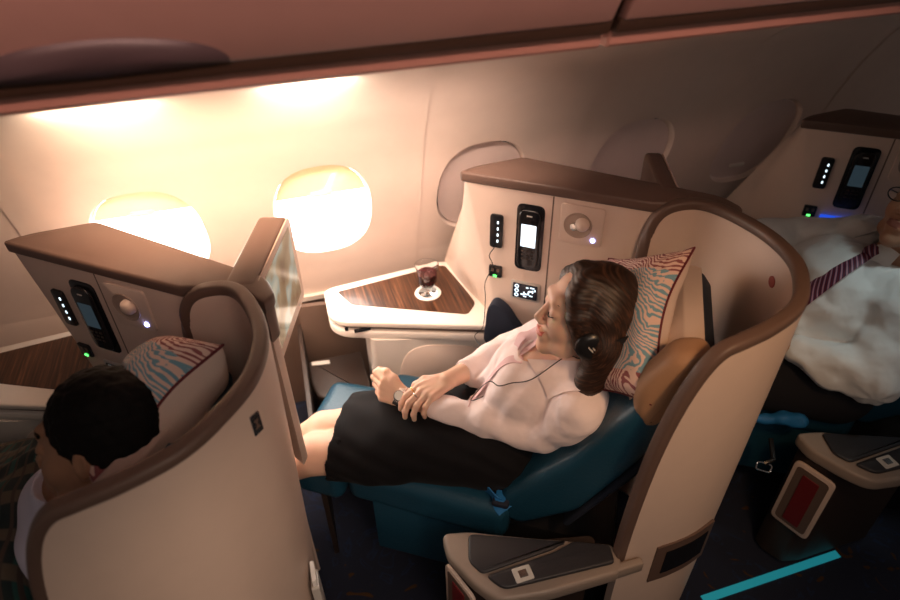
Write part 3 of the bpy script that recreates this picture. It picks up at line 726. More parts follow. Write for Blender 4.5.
bm = bm_tube([f2(L2 - .04, 1.06, -.03), (1.04, 1.19, 1.06)], .014, 12); fin('swing_arm', bm, M['trim'], mon2, (1.05, 1.40, .95))

# the seat itself
def make_seat():
    org = tuple(W(.1, .24, 0)); t = thing('reclining_seat', 'x', 'seat', org)
    fr = lambda a, b, c: tuple(W(a, b, c))
    # cushions by SDF boxes: rounded slabs in seat axes
    def slab(name, m, lo, hi, r, taper=(0, 0), par=t, curve=0, crease=None):
        c0 = (np.array(lo) + hi) / 2; hf = (np.array(hi) - lo) / 2
        corners = [W(*p) for p in [(a, b, c) for a in (lo[0], hi[0]) for b in (lo[1], hi[1]) for c in (lo[2], hi[2])]]
        mn = np.min(corners, 0) - .03; mx = np.max(corners, 0) + .03
        def fn(P):
            q = P - P0.astype(np.float32); s_ = q @ DF.astype(np.float32); o_ = q @ DO.astype(np.float32); z_ = q[..., 2]
            u = np.clip((s_ - lo[0]) / (hi[0] - lo[0]), 0, 1)
            a = np.abs(s_ - c0[0]) - hf[0] + r; b = np.abs(o_ - (c0[1] + taper[0] * u)) - (hf[1] + taper[1] * u) + r
            top = z_ - c0[2] - curve * np.cos((o_ - c0[1]) / hf[1] * 1.3); c = np.abs(top) - hf[2] + r
            d = np.sqrt(np.maximum(a, 0) ** 2 + np.maximum(b, 0) ** 2 + np.maximum(c, 0) ** 2) + np.minimum(np.maximum(a, np.maximum(b, c)), 0) - r
            return d
        return mesh_sdf(name, fn, mn, mx, .007, m, par, org, disp=lambda V: .0018 * wob(V, 34))
    slab('seat_cushion', M['leather'], (-.01, -.03, .385), (.478, .47, .525), .038, (-.015, -.035), curve=.006, crease=-.012)
    slab('leg_rest', M['leather'], (.486, -.028, .385), (.665, .355, .515), .032, (-.005, -.01), curve=.004, crease=-.012)
    bm = bm_prism([(.06, .0), (.40, .0), (.40, .40), (.06, .44)], .15, .40, .01, 2, frame=fr); fin('front_valance', bm, M['leather'], t, org)
    bm = bm_prism([(-.30, .05), (.05, .05), (.05, .42), (-.30, .42)], .02, .38, .01, 2, frame=fr); fin('seat_base', bm, M['black'], t, org)
    # reclined backrest: side profile in (s,z), swept across the width
    back = rounded([(.03, .47), (.02, .56), (-.14, .75), (-.275, .98), (-.335, 1.065), (-.375, 1.085), (-.41, 1.05), (-.36, .93), (-.29, .76), (-.19, .56), (-.04, .44)], .03, 4)
    fb = lambda a, b, c: tuple(W(a, c, b))
    fin('backrest', bm_prism(back, .0, .45, .028, 4, frame=fb), M['leather'], t, org, 60)
    fin('backrest_trim', bm_prism(rounded([(-.36, 1.06), (-.40, 1.07), (-.43, 1.03), (-.385, .92), (-.30, .72), (-.17, .47), (-.15, .475), (-.28, .73), (-.365, .93), (-.40, 1.04)], .012, 3), .012, .44, .012, 3, frame=fb), M['navy'], t, org, 60)
    hd = rounded([(-.262, .93), (-.325, 1.06), (-.35, 1.085), (-.385, 1.08), (-.38, 1.02), (-.32, .88), (-.28, .88)], .02, 4)
    h = fin('headrest', bm_prism(hd, .06, .41, .022, 4, frame=fb), M['headrest'], t, org, 60)
    wing = rounded([(-.262, 1.03), (-.262, .965), (-.290, .915), (-.330, .925), (-.405, 1.10), (-.385, 1.15), (-.32, 1.14)], .03, 5)
    fin('headrest_wing', bm_prism(wing, -.004, .085, .030, 5, frame=fb), M['headrest'], t, org, 60)
    cv = rounded([(-.255, .95), (-.318, 1.068), (-.347, 1.095), (-.392, 1.092), (-.398, .98), (-.388, .98), (-.382, 1.082), (-.347, 1.083), (-.326, 1.062), (-.264, .945)], .004, 2)
    fin('headrest_cover', bm_prism(cv, .05, .42, .002, 1, frame=fb), M['cover'], t, org, 60)
    # belt: webbing and buckle
    bp = spline([W(.00, -.010, .515), W(.03, .0, .545), W(.055, .015, .555), W(.075, .03, .55)], 6)
    b = fin('seat_belt', bm_sweep(bp, [DF * .5 + DO * .2 + np.array([0, 0, .6])] * len(bp), rounded([(-.022, -.002), (.022, -.002), (.022, .002), (-.022, .002)], .001, 1)), M['blue'], t, org)
    return t
seat = make_seat(); seat['label'] = 'teal leather reclined seat with tan headrest, under the woman in the pink shirt'; seat['group'] = 'reclined seats'
belt = thing('seat_belt_buckle', 'blue seat belt buckle on the cushion edge beside the woman\'s hip', 'seat belt buckle', tuple(W(.01, -.004, .53)))
bm = bm_prism(rect(.015, .008, .045, .05, .006), .531, .548, .004, 2, frame=lambda a, b, c: tuple(W(a, b, c))); fin('buckle_body', bm, M['navy'], belt, belt.location[:])
bm = bm_prism(rect(.018, .008, .028, .035, .006), .548, .552, .001, 1, frame=lambda a, b, c: tuple(W(a, b, c))); fin('buckle_flap', bm, M['blue'], belt, belt.location[:])

# aisle armrest
def make_arm():
    org = (.42, .78, 0); t = thing('armrest', 'x', 'armrest', org)
    out = [(.222, .900), (.218, .835), (.262, .740), (.300, .690), (.42, .672), (.60, .668), (.622, .690), (.622, .742), (.40, .835), (.29, .885)]
    rr = rounded(out, [.02, .02, .03, .03, .02, .01, .01, .01, .02, .02], 5)
    fin('armrest_frame', bm_prism(rr, .505, .548, .010, 3), M['armtrim'], t, org, 45)
    # strap round the shell
    fin('armrest_strap', bm_prism(rounded([(.55, .672), (.672, .672), (.672, .690), (.55, .695)], .004, 2), .508, .546, .004, 2), M['armtrim'], t, org, 45)
    p1 = rounded([(.285, .872), (.262, .800), (.283, .760), (.47, .768), (.512, .778)], [.015, .015, .012, .01, .006], 4)
    fin('armrest_pad', bm_prism(p1, .548, .558, .005, 3), M['armpad'], t, org, 45)
    p2 = rounded([(.290, .752), (.318, .708), (.60, .690), (.610, .735), (.53, .772), (.47, .760)], [.012, .02, .01, .01, .01, .01], 4)
    lid = fin('armrest_lid', bm_prism(p2, .548, .560, .005, 3), M['armpad'], t, org, 45)
    b = bm_prism(rect(.375, .728, .046, .038, .004), .560, .5625, .001, 1); fin('release_plate', b, M['grey'], lid, org)
    b = bm_prism(rect(.375, .728, .022, .019, .002), .5625, .5645, .0008, 1); fin('release_button', b, M['chrome'], lid, org)
    # pedestal box beneath
    ped = rounded([(.236, .888), (.232, .845), (.262, .785), (.32, .772), (.60, .772), (.60, .80), (.40, .845), (.29, .872)], .012, 3)
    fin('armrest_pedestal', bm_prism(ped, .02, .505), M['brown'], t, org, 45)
    # card pocket on the nose
    e = nrm((.262 - .225, .74 - .845, 0)); nn = np.array([e[1], -e[0], 0]); o0 = np.array([.222, .862, 0])
    if nn[0] > 0: nn = -nn
    ff = lambda a, b, c: tuple(o0 + e * a + nn * c + np.array([0, 0, b]))
    k = fin('card_pocket', bm_prism(rounded([(.0, .20), (.12, .20), (.12, .475), (.0, .475)], .02, 4), -.004, .006, .003, 2, frame=ff), M['shell'], t, org)
    fin('pocket_recess', bm_prism(rounded([(.012, .215), (.108, .215), (.108, .46), (.012, .46)], .014, 4), .006, .0068, frame=ff), M['midbrown'], k, org)
    fin('safety_card', bm_prism(rounded([(.035, .23), (.085, .23), (.085, .44), (.035, .44)], .004, 2), .0068, .010, .001, 1, frame=ff), M['redcard'], k, org)
    return t
arm = make_arm(); arm['label'] = 'aisle armrest with black pads and square button in front of the woman'; arm['group'] = 'aisle armrests'
# far-side dark armrest sweep along the console panel
bm = bm_prism([tuple(p) for p in spline([(.083, .700), (.090, .765), (.112, .788), (.150, .765), (.185, .715), (.225, .675), (.28, .655), (.28, .60), (.18, .60), (.085, .62)], 4, True)], .0, .045, .006, 2, frame=lambda a, b, c: PF(a, b, c))
sub('console_bumper', bm, M['navy'], shell)

# ---------------- copies of the suite
shell['label'] = 'tall curved beige seat shell with bronze rim wrapped around the woman'; shell['group'] = 'seat shells'
dup(shell, -PITCH, 'foreground beige seat shell with bronze rim around the sleeping dark-haired man'); dup(shell, PITCH, 'seat shell panel at the right edge, behind the man in the white shirt')
h2 = dup(hs, -PITCH, 'handset with a dim screen in the left foreground seat panel'); h3 = dup(hs, PITCH, 'handset with a dark screen in the far right seat panel')
for h in (h2, h3):
    for c in h.children:
        if c.name.startswith('handset_screen'): c.data = c.data.copy(); c.data.materials[0] = M['phonescreen_dim']
dup(console, -PITCH, 'dark side console at the left edge, beyond the sleeping man\'s face')
dup(seat, -PITCH, 'reclined seat under the sleeping man with the plaid blanket', ('backrest_trim', 'headrest_wing')); dup(seat, PITCH, 'reclined seat under the man in the white shirt and tie')
dup(arm, PITCH - .085, 'aisle armrest at the right, with a red card in its front pocket')

# ================================================================== SMALL THINGS
# wine glass on a coaster
gx, gy = .415, 1.715
bm = bm_lathe([(0, 0), (.045, 0), (.046, .002), (.045, .004), (0, .004)], (gx, gy, .6916), 40); tag(fin('coaster', bm, M['coaster']), 'round white coaster under the wine glass', 'coaster')
g = thing('wine_glass', 'stemmed glass of red wine standing on the striped wood console top', 'wine glass', (gx, gy, .6958))
gp = [(0, .0), (.026, .0), (.027, .0015), (.012, .004), (.0045, .008), (.004, .022), (.008, .028), (.022, .034), (.0265, .046), (.0275, .062), (.0285, .080), (.0315, .098), (.0335, .106), (.0325, .106), (.0300, .097), (.0270, .080), (.0260, .062), (.0250, .047), (.0205, .036), (.006, .031), (0, .030)]
gp = [(r_ * 1.22, z_ * 1.08) for r_, z_ in gp]
fin('glass_bowl', bm_lathe(gp, g.location, 40), M['glass'], g, g.location[:], 60)
fin('wine', bm_lathe([(r_ * 1.225, z_ * 1.08) for r_, z_ in [(0, .0300), (.006, .0310), (.0206, .0362), (.0251, .0472), (.0261, .062), (.0271, .078), (0, .078)]], g.location, 40), M['wine'], g, g.location[:], 60)

# pillows
def make_pillow(c, ex, ey, ez, w, h, th, label, org):
    c = np.array(c); ex, ey, ez = nrm(ex), nrm(ey), nrm(ez); ey = nrm(ey - ex * (ex @ ey)); ez = nrm(np.cross(ex, ey))
    t = thing('pillow', label, 'pillow', org, 'swirl-print pillows'); N = 36; V = []; UV = []; F = []; F2 = []
    def pt(u, v, sgn):
        pin = 1 - .10 * (1 - v * v) * abs(u) ** 3 * 1; pin2 = 1 - .10 * (1 - u * u) * abs(v) ** 3
        e = (max(0, 1 - u ** 4) * max(0, 1 - v ** 4)) ** .55; wr = .06 * math.sin(5 * u + 7 * v) * math.sin(4 * v - 3 * u)
        return c + ex * u * w / 2 * pin + ey * v * h / 2 * pin2 + ez * sgn * th / 2 * e * (1 + wr) + ez * .012 * math.sin(3 * v + u)
    for sg in (1, -1):
        base = len(V)
        for i in range(N + 1):
            for j in range(N + 1):
                u, v = -1 + 2 * i / N, -1 + 2 * j / N; V.append(pt(u, v, sg)); UV.append(((u + 1) / 2, (v + 1) / 2))
        for i in range(N):
            for j in range(N):
                a = base + i * (N + 1) + j; q = (a, a + N + 1, a + N + 2, a + 1); F.append(q if sg > 0 else q[::-1])
    me = build('pillow_case', V, F, [M['pillow'], M['cover']], t, org, True, UV)
    for p in me.data.polygons: p.material_index = 0 if p.index < N * N else 1
    ed = [pt(u, -1, 0) for u in np.linspace(-1, 1, 30)] + [pt(1, v, 0) for v in np.linspace(-1, 1, 30)][1:] + [pt(u, 1, 0) for u in np.linspace(1, -1, 30)][1:] + [pt(-1, v, 0) for v in np.linspace(1, -1, 30)][1:-1]
    fin('piping', bm_tube(ed, .003, 6, closed=True), M['pipe'], t, org)
    return t
def wv(s, o, z): return DF * s + DO * o + np.array([0, 0, z])
v_ = nrm(wv(-.15, -.14, .15)); u_ = nrm(wv(.08, -.2, -.22))
make_pillow(W(-.230, .216, 1.036), v_, -u_, (0, 0, 1), .28, .37, .115, 'blue and burgundy swirl-print pillow behind the woman\'s head', tuple(W(-.262, .262, .9)))
v2 = nrm(wv(-.14, -.10, .125)); u2 = nrm(wv(.18, -.23, -.20))
make_pillow(W(-.287, .315, 1.040, -1), v2, -u2, (0, 0, 1), .30, .34, .19, 'swirl-print pillow under the sleeping dark-haired man\'s head', tuple(W(-.27, .33, .9, -1)))

# ================================================================== PEOPLE
def head_frame(c, f, up):
    f = nrm(f); l = nrm(np.cross(up, f)); u = np.cross(f, l); return np.array(c, float), np.stack([f, l, u])   # rows: forward, left, up
def head_ops(S, c, R, sc=1.0, female=True):
    p = lambda x, y, z: c + (R[0] * x + R[1] * y + R[2] * z) * sc
    E = lambda ctr, r, k=.012, sub=False: S.ell(p(*ctr), np.array(r) * sc, R, k, sub)
    E((-.012, 0, .022), (.094, .074, .094)); E((.030, 0, -.028), (.060, .060, .088), .02)
    S.chain([p(.0, .052, -.055), p(.035, .042, -.092), p(.070, .0, -.112), p(.035, -.042, -.092), p(.0, -.052, -.055)], [x * sc for x in (.020, .019, .019, .019, .020)], .02)
    for y in (1, -1):
        E((.052, y * .036, -.040), (.028, .024, .028), .02)
        E((.102, y * .031, -.002), (.016, .020, .012), .012, True)
        E((.076, y * .031, -.003), (.0145, .0165, .0125), .004)
        E((.098, y * .011, -.043), (.009, .007, .007), .006)
        E((-.008, y * .074, -.016), (.016, .010, .030), .004); E((-.006, y * .083, -.014), (.008, .005, .018), .003, True)
    S.cap(p(.078, -.026, .026), p(.078, .026, .026), .014 * sc, None, .014)
    S.cap(p(.088, 0, .004), p(.107, 0, -.035), .0072 * sc, .0092 * sc, .008)
    E((.083, 0, -.078), (.016, .026, .022), .010)
    E((.0945, 0, -.0665), (.0080, .021, .0052), .003); E((.0930, 0, -.0765), (.0080, .018, .0056), .003)
    E((.1025, 0, -.0715), (.010, .024, .0012), .002, True)
    return p
def lipmask(c, R, sc):
    def f(P):
        q = ((P - c) @ R.T) / sc
        return ((np.abs(q[:, 1]) < .0215) & (q[:, 0] > .084) & (np.abs(q[:, 2] + .0717) < .0115 - .25 * np.abs(q[:, 1])))
    return f
# ---------------------------------------------------------------- the woman
wl = thing('person', 'woman in pale pink shirt and black skirt, reclining with headphones and hands in her lap', 'person', tuple(W(.08, .18, .52)))
WO = wl.location[:]
HC, HR = head_frame(W(-.127, .190, 1.080), (-.95, .27, .17), (.20, .06, 1.0)); HS = .985
S = Sdf(); hp = head_ops(S, HC, HR, HS)
# neck, upper chest
S.cap(hp(-.02, 0, -.06), W(-.115, .205, .90), .050, .052, .02)
S.cap(W(-.11, .13, .865), W(-.075, .30, .870), .040, .042, .03); S.ell(W(-.055, .205, .86), (.080, .070, .062), np.stack([DF, DO, (0, 0, 1)]), .03)
S.ell(W(-.045, .225, .80), (.11, .112, .125), np.stack([DF, DO, (0, 0, 1)]), .03)
S.ell(W(.03, .225, .70), (.10, .098, .09), np.stack([DF, DO, (0, 0, 1)]), .03)
S.cap(W(.07, .12, .60), W(.08, .24, .61), .085, None, .03)
# arms
shN, elN, wrN = W(-.150, .072, .862), W(-.070, .082, .738), W(.325, .135, .715)
shF, elF, wrF = W(-.055, .355, .86), W(.085, .40, .72), W(.218, .190, .757)
S.chain([shN, elN, elN + (wrN - elN) * .3, wrN], [.045, .038, .036, .024], .01)
S.chain([shF, elF, elF + (wrF - elF) * .3, wrF], [.045, .038, .035, .025], .01)
# legs
for (h, kn, c1, an) in (((.09, .12, .60), (.565, .005, .552), (.675, .01, .455), (.80, .05, .20)), ((.10, .24, .605), (.575, .095, .545), (.685, .10, .445), (.82, .13, .20))):
    S.chain([W(*h), W(*((np.array(h) + kn) / 2)), W(*kn), W(*c1), W(*an)], [.088, .078, .060, .050, .032], .012)
# hands. local axes on the picture of the lap: L = towards the screen, A = away, up
ZU = np.array([0, 0, 1.0]); LF = nrm(DF * .96 - DO * .28); AW = nrm(np.cross(LF, ZU)); AW = AW if AW[1] > 0 else -AW
def hand(S, w, dirv, side, palm_n, spec, thumb, L=.085, k=.004):
    """w wrist, dirv wrist->knuckles, side: towards the thumb, palm_n: out of the palm; spec: per finger list of (angle) bends"""
    d0 = nrm(dirv); s0 = nrm(side - d0 * (side @ d0)); n0 = nrm(palm_n - d0 * (palm_n @ d0) - s0 * (palm_n @ s0))
    kn = [w + d0 * (L * q) + s0 * x for q, x in ((.98, .028), (1.02, .009), (.97, -.010), (.88, -.028))]
    for q, x in zip(kn, (.018, .006, -.007, -.019)): S.cap(w + s0 * x * .9, q, .0125, .0108, .010)
    rad = (.0090, .0092, .0088, .0078); ln = ((.042, .026, .021), (.046, .029, .022), (.042, .027, .021), (.033, .020, .018))
    tips = []
    for i in range(4):
        a = 0; P_ = kn[i]; pts = [P_]; sp = spec[i][3] if len(spec[i]) > 3 else 0
        for j in range(3):
            a += math.radians(spec[i][j]); dd = d0 * math.cos(a) + n0 * math.sin(a) + s0 * sp * math.cos(a); P_ = P_ + nrm(dd) * ln[i][j]; pts.append(P_)
        S.chain(pts, [rad[i] * 1.06, rad[i], rad[i] * .94, rad[i] * .80], k); tips.append(pts)
    t0 = w + s0 * .020 + d0 * .018; pts = [t0] + [t0 + d0 * a + s0 * b + n0 * c for a, b, c in thumb]
    S.chain(pts, [.0150, .0125, .0105, .0085], .008)
    return kn, tips
# left hand (near arm): loosely closed, pointing to the screen
lk, lt = hand(S, wrN, LF * .95 + AW * .35 + ZU * .22, AW * .4 + ZU * .9, AW * .75 - ZU * .5 - LF * .1, [(30, 62, 40), (38, 66, 45), (45, 68, 45), (50, 70, 45)], [(.030, .020, .004), (.058, .026, .014), (.080, .018, .024)], L=.072)
# right hand (far arm) laid over the left wrist, fingers curled down over it
rk, rt = hand(S, wrF, LF * .80 - AW * .60 + ZU * .04, LF * .5 + AW * .85, -ZU * 1.0 - LF * .25, [(22, 34, 24, .10), (26, 36, 26, .0), (30, 38, 28, -.08), (32, 40, 30, -.18)], [(.028, .022, .004), (.052, .030, .016), (.070, .026, .032)], L=.078)
lm = lipmask(HC, HR, HS)
lo, hi = S.lo, S.hi
mesh_sdf('body', S.ev, lo, hi, .0034, [M['skin'], M['lip']], wl, WO, matfn=lambda c: lm(c).astype(int))
# eyebrows, lashes
for y in (1, -1):
    pth = spline([hp(.090, y * .012, .020), hp(.088, y * .028, .028), hp(.076, y * .044, .024)], 5)
    fin('eyebrow', bm_tube(pth, .002, 6, taper=[.0022 * (1 - .6 * i / len(pth)) for i in range(len(pth))]), mat('brow_brown', (.10, .045, .025), .7), wl, WO)
    pth = spline([hp(.0885, y * .018, -.008), hp(.0915, y * .031, -.0125), hp(.083, y * .045, -.007)], 5)
    fin('eyelash', bm_tube(pth, .0011, 6), M['hairblack'], wl, WO)
# hair
Hh = Sdf(); E = lambda ctr, r, k=.015, sub=False: Hh.ell(hp(*ctr), np.array(r) * HS, HR, k, sub)
E((-.030, 0, .028), (.104, .090, .096)); E((-.050, .0, -.03), (.078, .088, .080), .03)
Hh.chain([hp(-.03, .062, .02), hp(-.042, .080, -.05), hp(-.045, .082, -.10), hp(-.032, .084, -.15), hp(-.022, .086, -.18)], [.043, .038, .034, .028, .014], .03)
Hh.chain([hp(-.06, .02, .0), hp(-.080, .03, -.08), hp(-.075, .04, -.14)], [.055, .048, .030], .03)
Hh.chain([hp(-.03, -.065, .02), hp(-.04, -.083, -.06), hp(-.04, -.08, -.15)], [.04, .035, .028], .03)
Hh.chain([hp(.024, .03, .088), hp(.040, .050, .056), hp(.034, .066, .010), hp(.010, .080, -.050)], [.028, .024, .022, .022], .02)
Hh.chain([hp(.025, -.02, .090), hp(.036, -.056, .055), hp(.018, -.072, -.01)], [.024, .020, .020], .02)
E((.098, .0, -.030), (.060, .074, .106), .012, True)
def hdisp(V):
    q = (V - HC) @ HR.T; r = np.sqrt((q[:, 0] - .03) ** 2 + (q[:, 2] + .03) ** 2)
    return .0005 * np.sin(r * 640 + 3 * np.sin(q[:, 1] * 30)) + .0005 * np.sin(r * 210 + 80 * q[:, 0])
def huv(V):
    q = (V - HC) @ HR.T; r = np.sqrt((q[:, 0] - .03) ** 2 + (q[:, 2] + .03) ** 2); a = np.arctan2(q[:, 2] + .03, q[:, 0] - .03)
    return np.stack([r * 3 + np.abs(q[:, 1]) * .8, a], 1)
mesh_sdf('hair', Hh.ev, Hh.lo, Hh.hi, .0036, M['hair'], wl, WO, uvfn=huv, disp=hdisp)
# shirt
SH = Sdf(); BR = np.stack([DF, DO, (0, 0, 1)])
SH.cap(W(-.155, .11, .865), W(-.07, .325, .87), .066, .064, .03)
SH.ell(W(-.045, .215, .80), (.135, .142, .135), BR, .03); SH.ell(W(.035, .215, .70), (.125, .125, .105), BR, .05)
SH.ell(W(.015, .15, .80), (.060, .065, .06), BR, .05); SH.ell(W(.030, .27, .805), (.060, .065, .06), BR, .05)
SH.cap(W(.03, .17, .66), W(.06, .26, .66), .09, None, .04)
AR = Sdf(); AR.chain([shN, elN, elN + (wrN - elN) * .35, elN + (wrN - elN) * .77], [.062, .050, .047, .038], .012)
AR.chain([shF, elF, elF + (wrF - elF) * .30, elF + (wrF - elF) * .72], [.060, .052, .048, .037], .02)
ncut = Sdf(); ncut.cap(hp(.0, 0, -.10), W(-.115, .20, .955), .056, .060, .01); ncut.cap(W(-.09, .20, .955), W(.002, .185, .930), .058, .026, .01)
cuts = [(elN + (wrN - elN) * .80, nrm(wrN - elN)), (elF + (wrF - elF) * .745, nrm(wrF - elF))]
def shfn(P):
    D = smin(SH.ev(P), AR.ev(P), .016)
    D = np.maximum(D, -ncut.ev(P))
    for c, nn in cuts:
        w_ = P - c.astype(np.float32); along = w_ @ nn.astype(np.float32); rad = np.sqrt((w_ ** 2).sum(-1))
        D = np.where(rad < .085, np.maximum(D, along), D)
    return np.maximum(D, .600 - P[..., 2])
def shdisp(V):
    s_ = (V - P0) @ DF
    fold = np.sin(s_ * 75 + V[:, 2] * 40 + 3 * wob(V, 14, 2)) * np.clip(1.3 - np.abs(V[:, 2] - .72) * 8, .3, 1)
    arm = 0
    for a, b in ((shN, wrN), (shF, wrF)):
        pass
    o_ = (V - P0) @ DO
    drape = np.abs(np.sin(26 * (s_ * 1.2 + V[:, 2] * .5) + 9 * o_ + 2.2 * wob(V, 13, 7))) ** 3
    fine = np.sin(60 * (o_ * 1.3 - V[:, 2] + .6 * s_) + 4 * wob(V, 18, 8)) * (.5 + .5 * wob(V, 9, 3))
    return .0035 * wob(V, 34, 1) - .0055 * drape + .0028 * fine + .0008 * fold
slo = np.minimum(SH.lo, AR.lo); shi = np.maximum(SH.hi, AR.hi)
mesh_sdf('shirt', shfn, slo, shi, .0042, M['shirt'], wl, WO, disp=shdisp)
# collar flaps and placket
def ribbon(name, a_pts, b_pts, m, th=.002, n=6, snap=None):
    A = spline(a_pts, n); B = spline(b_pts, n); V = []; F = []; N = len(A); K = 5
    for i in range(N):
        T = A[min(i + 1, N - 1)] - A[max(i - 1, 0)]; nn = nrm(np.cross(T, B[i] - A[i]) + 1e-9)
        row = [A[i] + (B[i] - A[i]) * k / (K - 1) for k in range(K)]
        if snap: row = [snap(q, k / (K - 1)) for k, q in enumerate(row)]
        for q in row: V.append(q + nn * th)
        for q in row: V.append(q - nn * th)
    for i in range(N - 1):
        for k in range(K - 1):
            a = i * 2 * K + k; b = a + 2 * K; F += [(a, a + 1, b + 1, b), (a + K, b + K, b + K + 1, a + K + 1)]
        a = i * 2 * K; b = a + 2 * K; F += [(a, b, b + K, a + K), (a + K - 1, a + 2 * K - 1, b + 2 * K - 1, b + K - 1)]
    a = 0; F.append((0, K, 2 * K - 1, K - 1)) if False else None
    return build(name, V, F, m, wl, WO, auto=60)
from mathutils.bvhtree import BVHTree
shirt_o = [o for o in wl.children if o.name.startswith('shirt')][0]
dg = bpy.context.evaluated_depsgraph_get(); BV = BVHTree.FromPolygons([tuple(np.array(v.co) + WO) for v in shirt_o.data.vertices], [tuple(p.vertices) for p in shirt_o.data.polygons])
body_o = [o for o in wl.children if o.name.startswith('body')][0]
BB = BVHTree.FromPolygons([tuple(np.array(v.co) + WO) for v in body_o.data.vertices], [tuple(p.vertices) for p in body_o.data.polygons])
def onto(P, lift=.004, dirn=(.05, -.45, .9), trees=(0, 1)):
    dn = Vector(nrm(dirn)); best = None
    for i, T in enumerate((BV, BB)):
        if i not in trees: continue
        h = T.ray_cast(Vector(P) + dn * .12, -dn, .22)
        if h[0] is not None and (best is None or h[3] < best[3]): best = h
    return (np.array(best[0]) + np.array(dn) * lift) if best else np.array(P, float)
cn = [W(-.150, .150, .955), W(-.126, .146, .95), W(-.066, .150, .935), W(-.006, .155, .92)]; cf = [W(-.175, .105, .91), W(-.155, .085, .905), W(-.115, .083, .89), W(-.075, .085, .875)]
ribbon('collar', [p + np.array([0, 0, .004]) for p in cn], cf, M['shirt'], .0015, 8, lambda q, w: q if w < .3 else onto(q, .008, trees=(0,)))
ln_ = [W(-.07, .232, .965), W(-.045, .225, .950), W(-.01, .195, .925), W(.018, .180, .905)]; lf_ = [W(-.085, .285, .955), W(-.02, .315, .93), W(.03, .285, .91), W(.045, .225, .89)]
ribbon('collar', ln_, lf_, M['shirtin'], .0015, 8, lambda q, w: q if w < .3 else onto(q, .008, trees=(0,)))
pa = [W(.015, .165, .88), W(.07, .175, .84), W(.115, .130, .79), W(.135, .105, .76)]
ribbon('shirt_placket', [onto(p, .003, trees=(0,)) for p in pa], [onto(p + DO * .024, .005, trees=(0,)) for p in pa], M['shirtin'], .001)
# skirt
SK = Sdf()
SK.cap(W(.05, .12, .605), W(.07, .24, .62), .108, None, .04)
for h, kn in (((.09, .12, .60), (.62, .005, .550)), ((.10, .24, .605), (.64, .100, .550))): SK.cap(W(*h), W(*kn), .107, .080, .05)
SK.cap(W(.09, .18, .61), W(.60, .055, .553), .10, .072, .05)
SK.cap(W(.35, .02, .555), W(.60, .005, .545), .045, .055, .05)
hemn = nrm(DF * 1.0 - DO * .10 + ZU * .10); hemc = W(.515, .10, .60)
def skfn(P):
    D0 = SK.ev(P); al = (P - hemc.astype(np.float32)) @ hemn.astype(np.float32)
    D = np.maximum(D0, al); D = np.where(al > -.03, np.maximum(D, -(D0 + .007)), D)
    return np.maximum(D, .522 - P[..., 2])
def skdisp(V):
    s_ = (V - P0) @ DF; o_ = (V - P0) @ DO
    return .004 * wob(V, 28, 3) + .0020 * np.sin(o_ * 90 + V[:, 2] * 75 - s_ * 30 + 4 * wob(V, 12, 4))
mesh_sdf('skirt', skfn, SK.lo - .01, SK.hi + .01, .0045, M['skirt'], wl, WO, disp=skdisp)
# watch and rings
def ring_at(name, c, axis, R, r, m, par, org, seg=28, flat=1.0):
    axis = nrm(axis); a = nrm(np.cross(axis, (.3, .2, 1))); b = np.cross(axis, a)
    return fin(name, bm_tube([np.array(c) + R * (math.cos(t_) * a + math.sin(t_) * b) for t_ in np.linspace(0, 2 * math.pi, seg, endpoint=False)], r, 8, closed=True), m, par, org)
wd = nrm(lk[1] - wrN); wc = wrN + wd * .014
watch = thing('wristwatch', 'steel wristwatch with pale dial on the woman\'s left wrist', 'watch', tuple(wc)); wo = watch.location[:]
bm = bmesh.new()
for dd in (-.007, -.0023, .0023, .007):
    axis = wd; a = nrm(np.cross(axis, (.3, .2, 1))); b = np.cross(axis, a)
    bm_tube([wc + axis * dd + .0285 * (math.cos(t_) * a + math.sin(t_) * b) for t_ in np.linspace(0, 2 * math.pi, 28, endpoint=False)], .0028, 6, closed=True, bm=bm)
fin('watch_band', bm, M['chrome'], watch, wo)
wn = nrm(-AW * .75 + ZU * .75); wn = nrm(wn - wd * (wn @ wd))
fin('watch_case', bm_lathe([(0, .0), (.0150, .0), (.0165, .004), (.0145, .008), (.013, .008)], wc + wn * .026, 28, wn), M['chrome'], watch, wo)
fin('watch_dial', bm_lathe([(.0135, .0075), (0, .0078)], wc + wn * .026, 28, wn), M['dial'], watch, wo)
for j, (fi, m_, lb) in enumerate(((0, M['gold'], 'gold ring on the woman\'s right hand'), (1, M['chrome'], 'silver ring with a stone on the woman\'s right hand'))):
    a, b = rt[fi][0], rt[fi][1]; c = a + (b - a) * .45; o = ring_at('finger_ring', c, b - a, .0098, .0017, m_, None, tuple(c)); tag(o, lb, 'ring')
# headphones
hpn = thing('headphones', 'black headphones with a thin cable on the woman\'s head', 'headphones', tuple(hp(-.01, .09, -.03))); ho = hpn.location[:]
for y in (1, -1):
    c = hp(-.004, y * .098, -.040); ax = HR[1] * y
    cup = fin('ear_cup', bm_lathe([(0, -.012), (.033, -.012), (.036, -.004), (.036, .004), (.031, .010), (.024, .013), (.014, .014), (0, .012)], c, 32, ax), M['black'], hpn, ho)
    for da in (-.006, .004): fin('cup_accent', bm_prism(rect(0, 0, .018, .004, .002), .0135, .0155, frame=lambda a, b, cc: tuple(c + HR[0] * (a * .8 + da) + HR[2] * (a * .6 + b) + ax * cc)), M['grey'], cup, ho)
bp = spline([hp(-.008, .106, -.035), hp(-.05, .112, -.015), hp(-.10, .09, .0), hp(-.142, .04, .01), hp(-.150, .0, .012), hp(-.142, -.04, .01), hp(-.10, -.09, .0), hp(-.05, -.108, -.015), hp(-.008, -.102, -.035)], 8)
fin('headband', bm_sweep(bp, [HR[2]] * len(bp), rounded([(-.008, -.002), (.008, -.002), (.008, .002), (-.008, .002)], .0015, 2)), M['black'], hpn, ho)
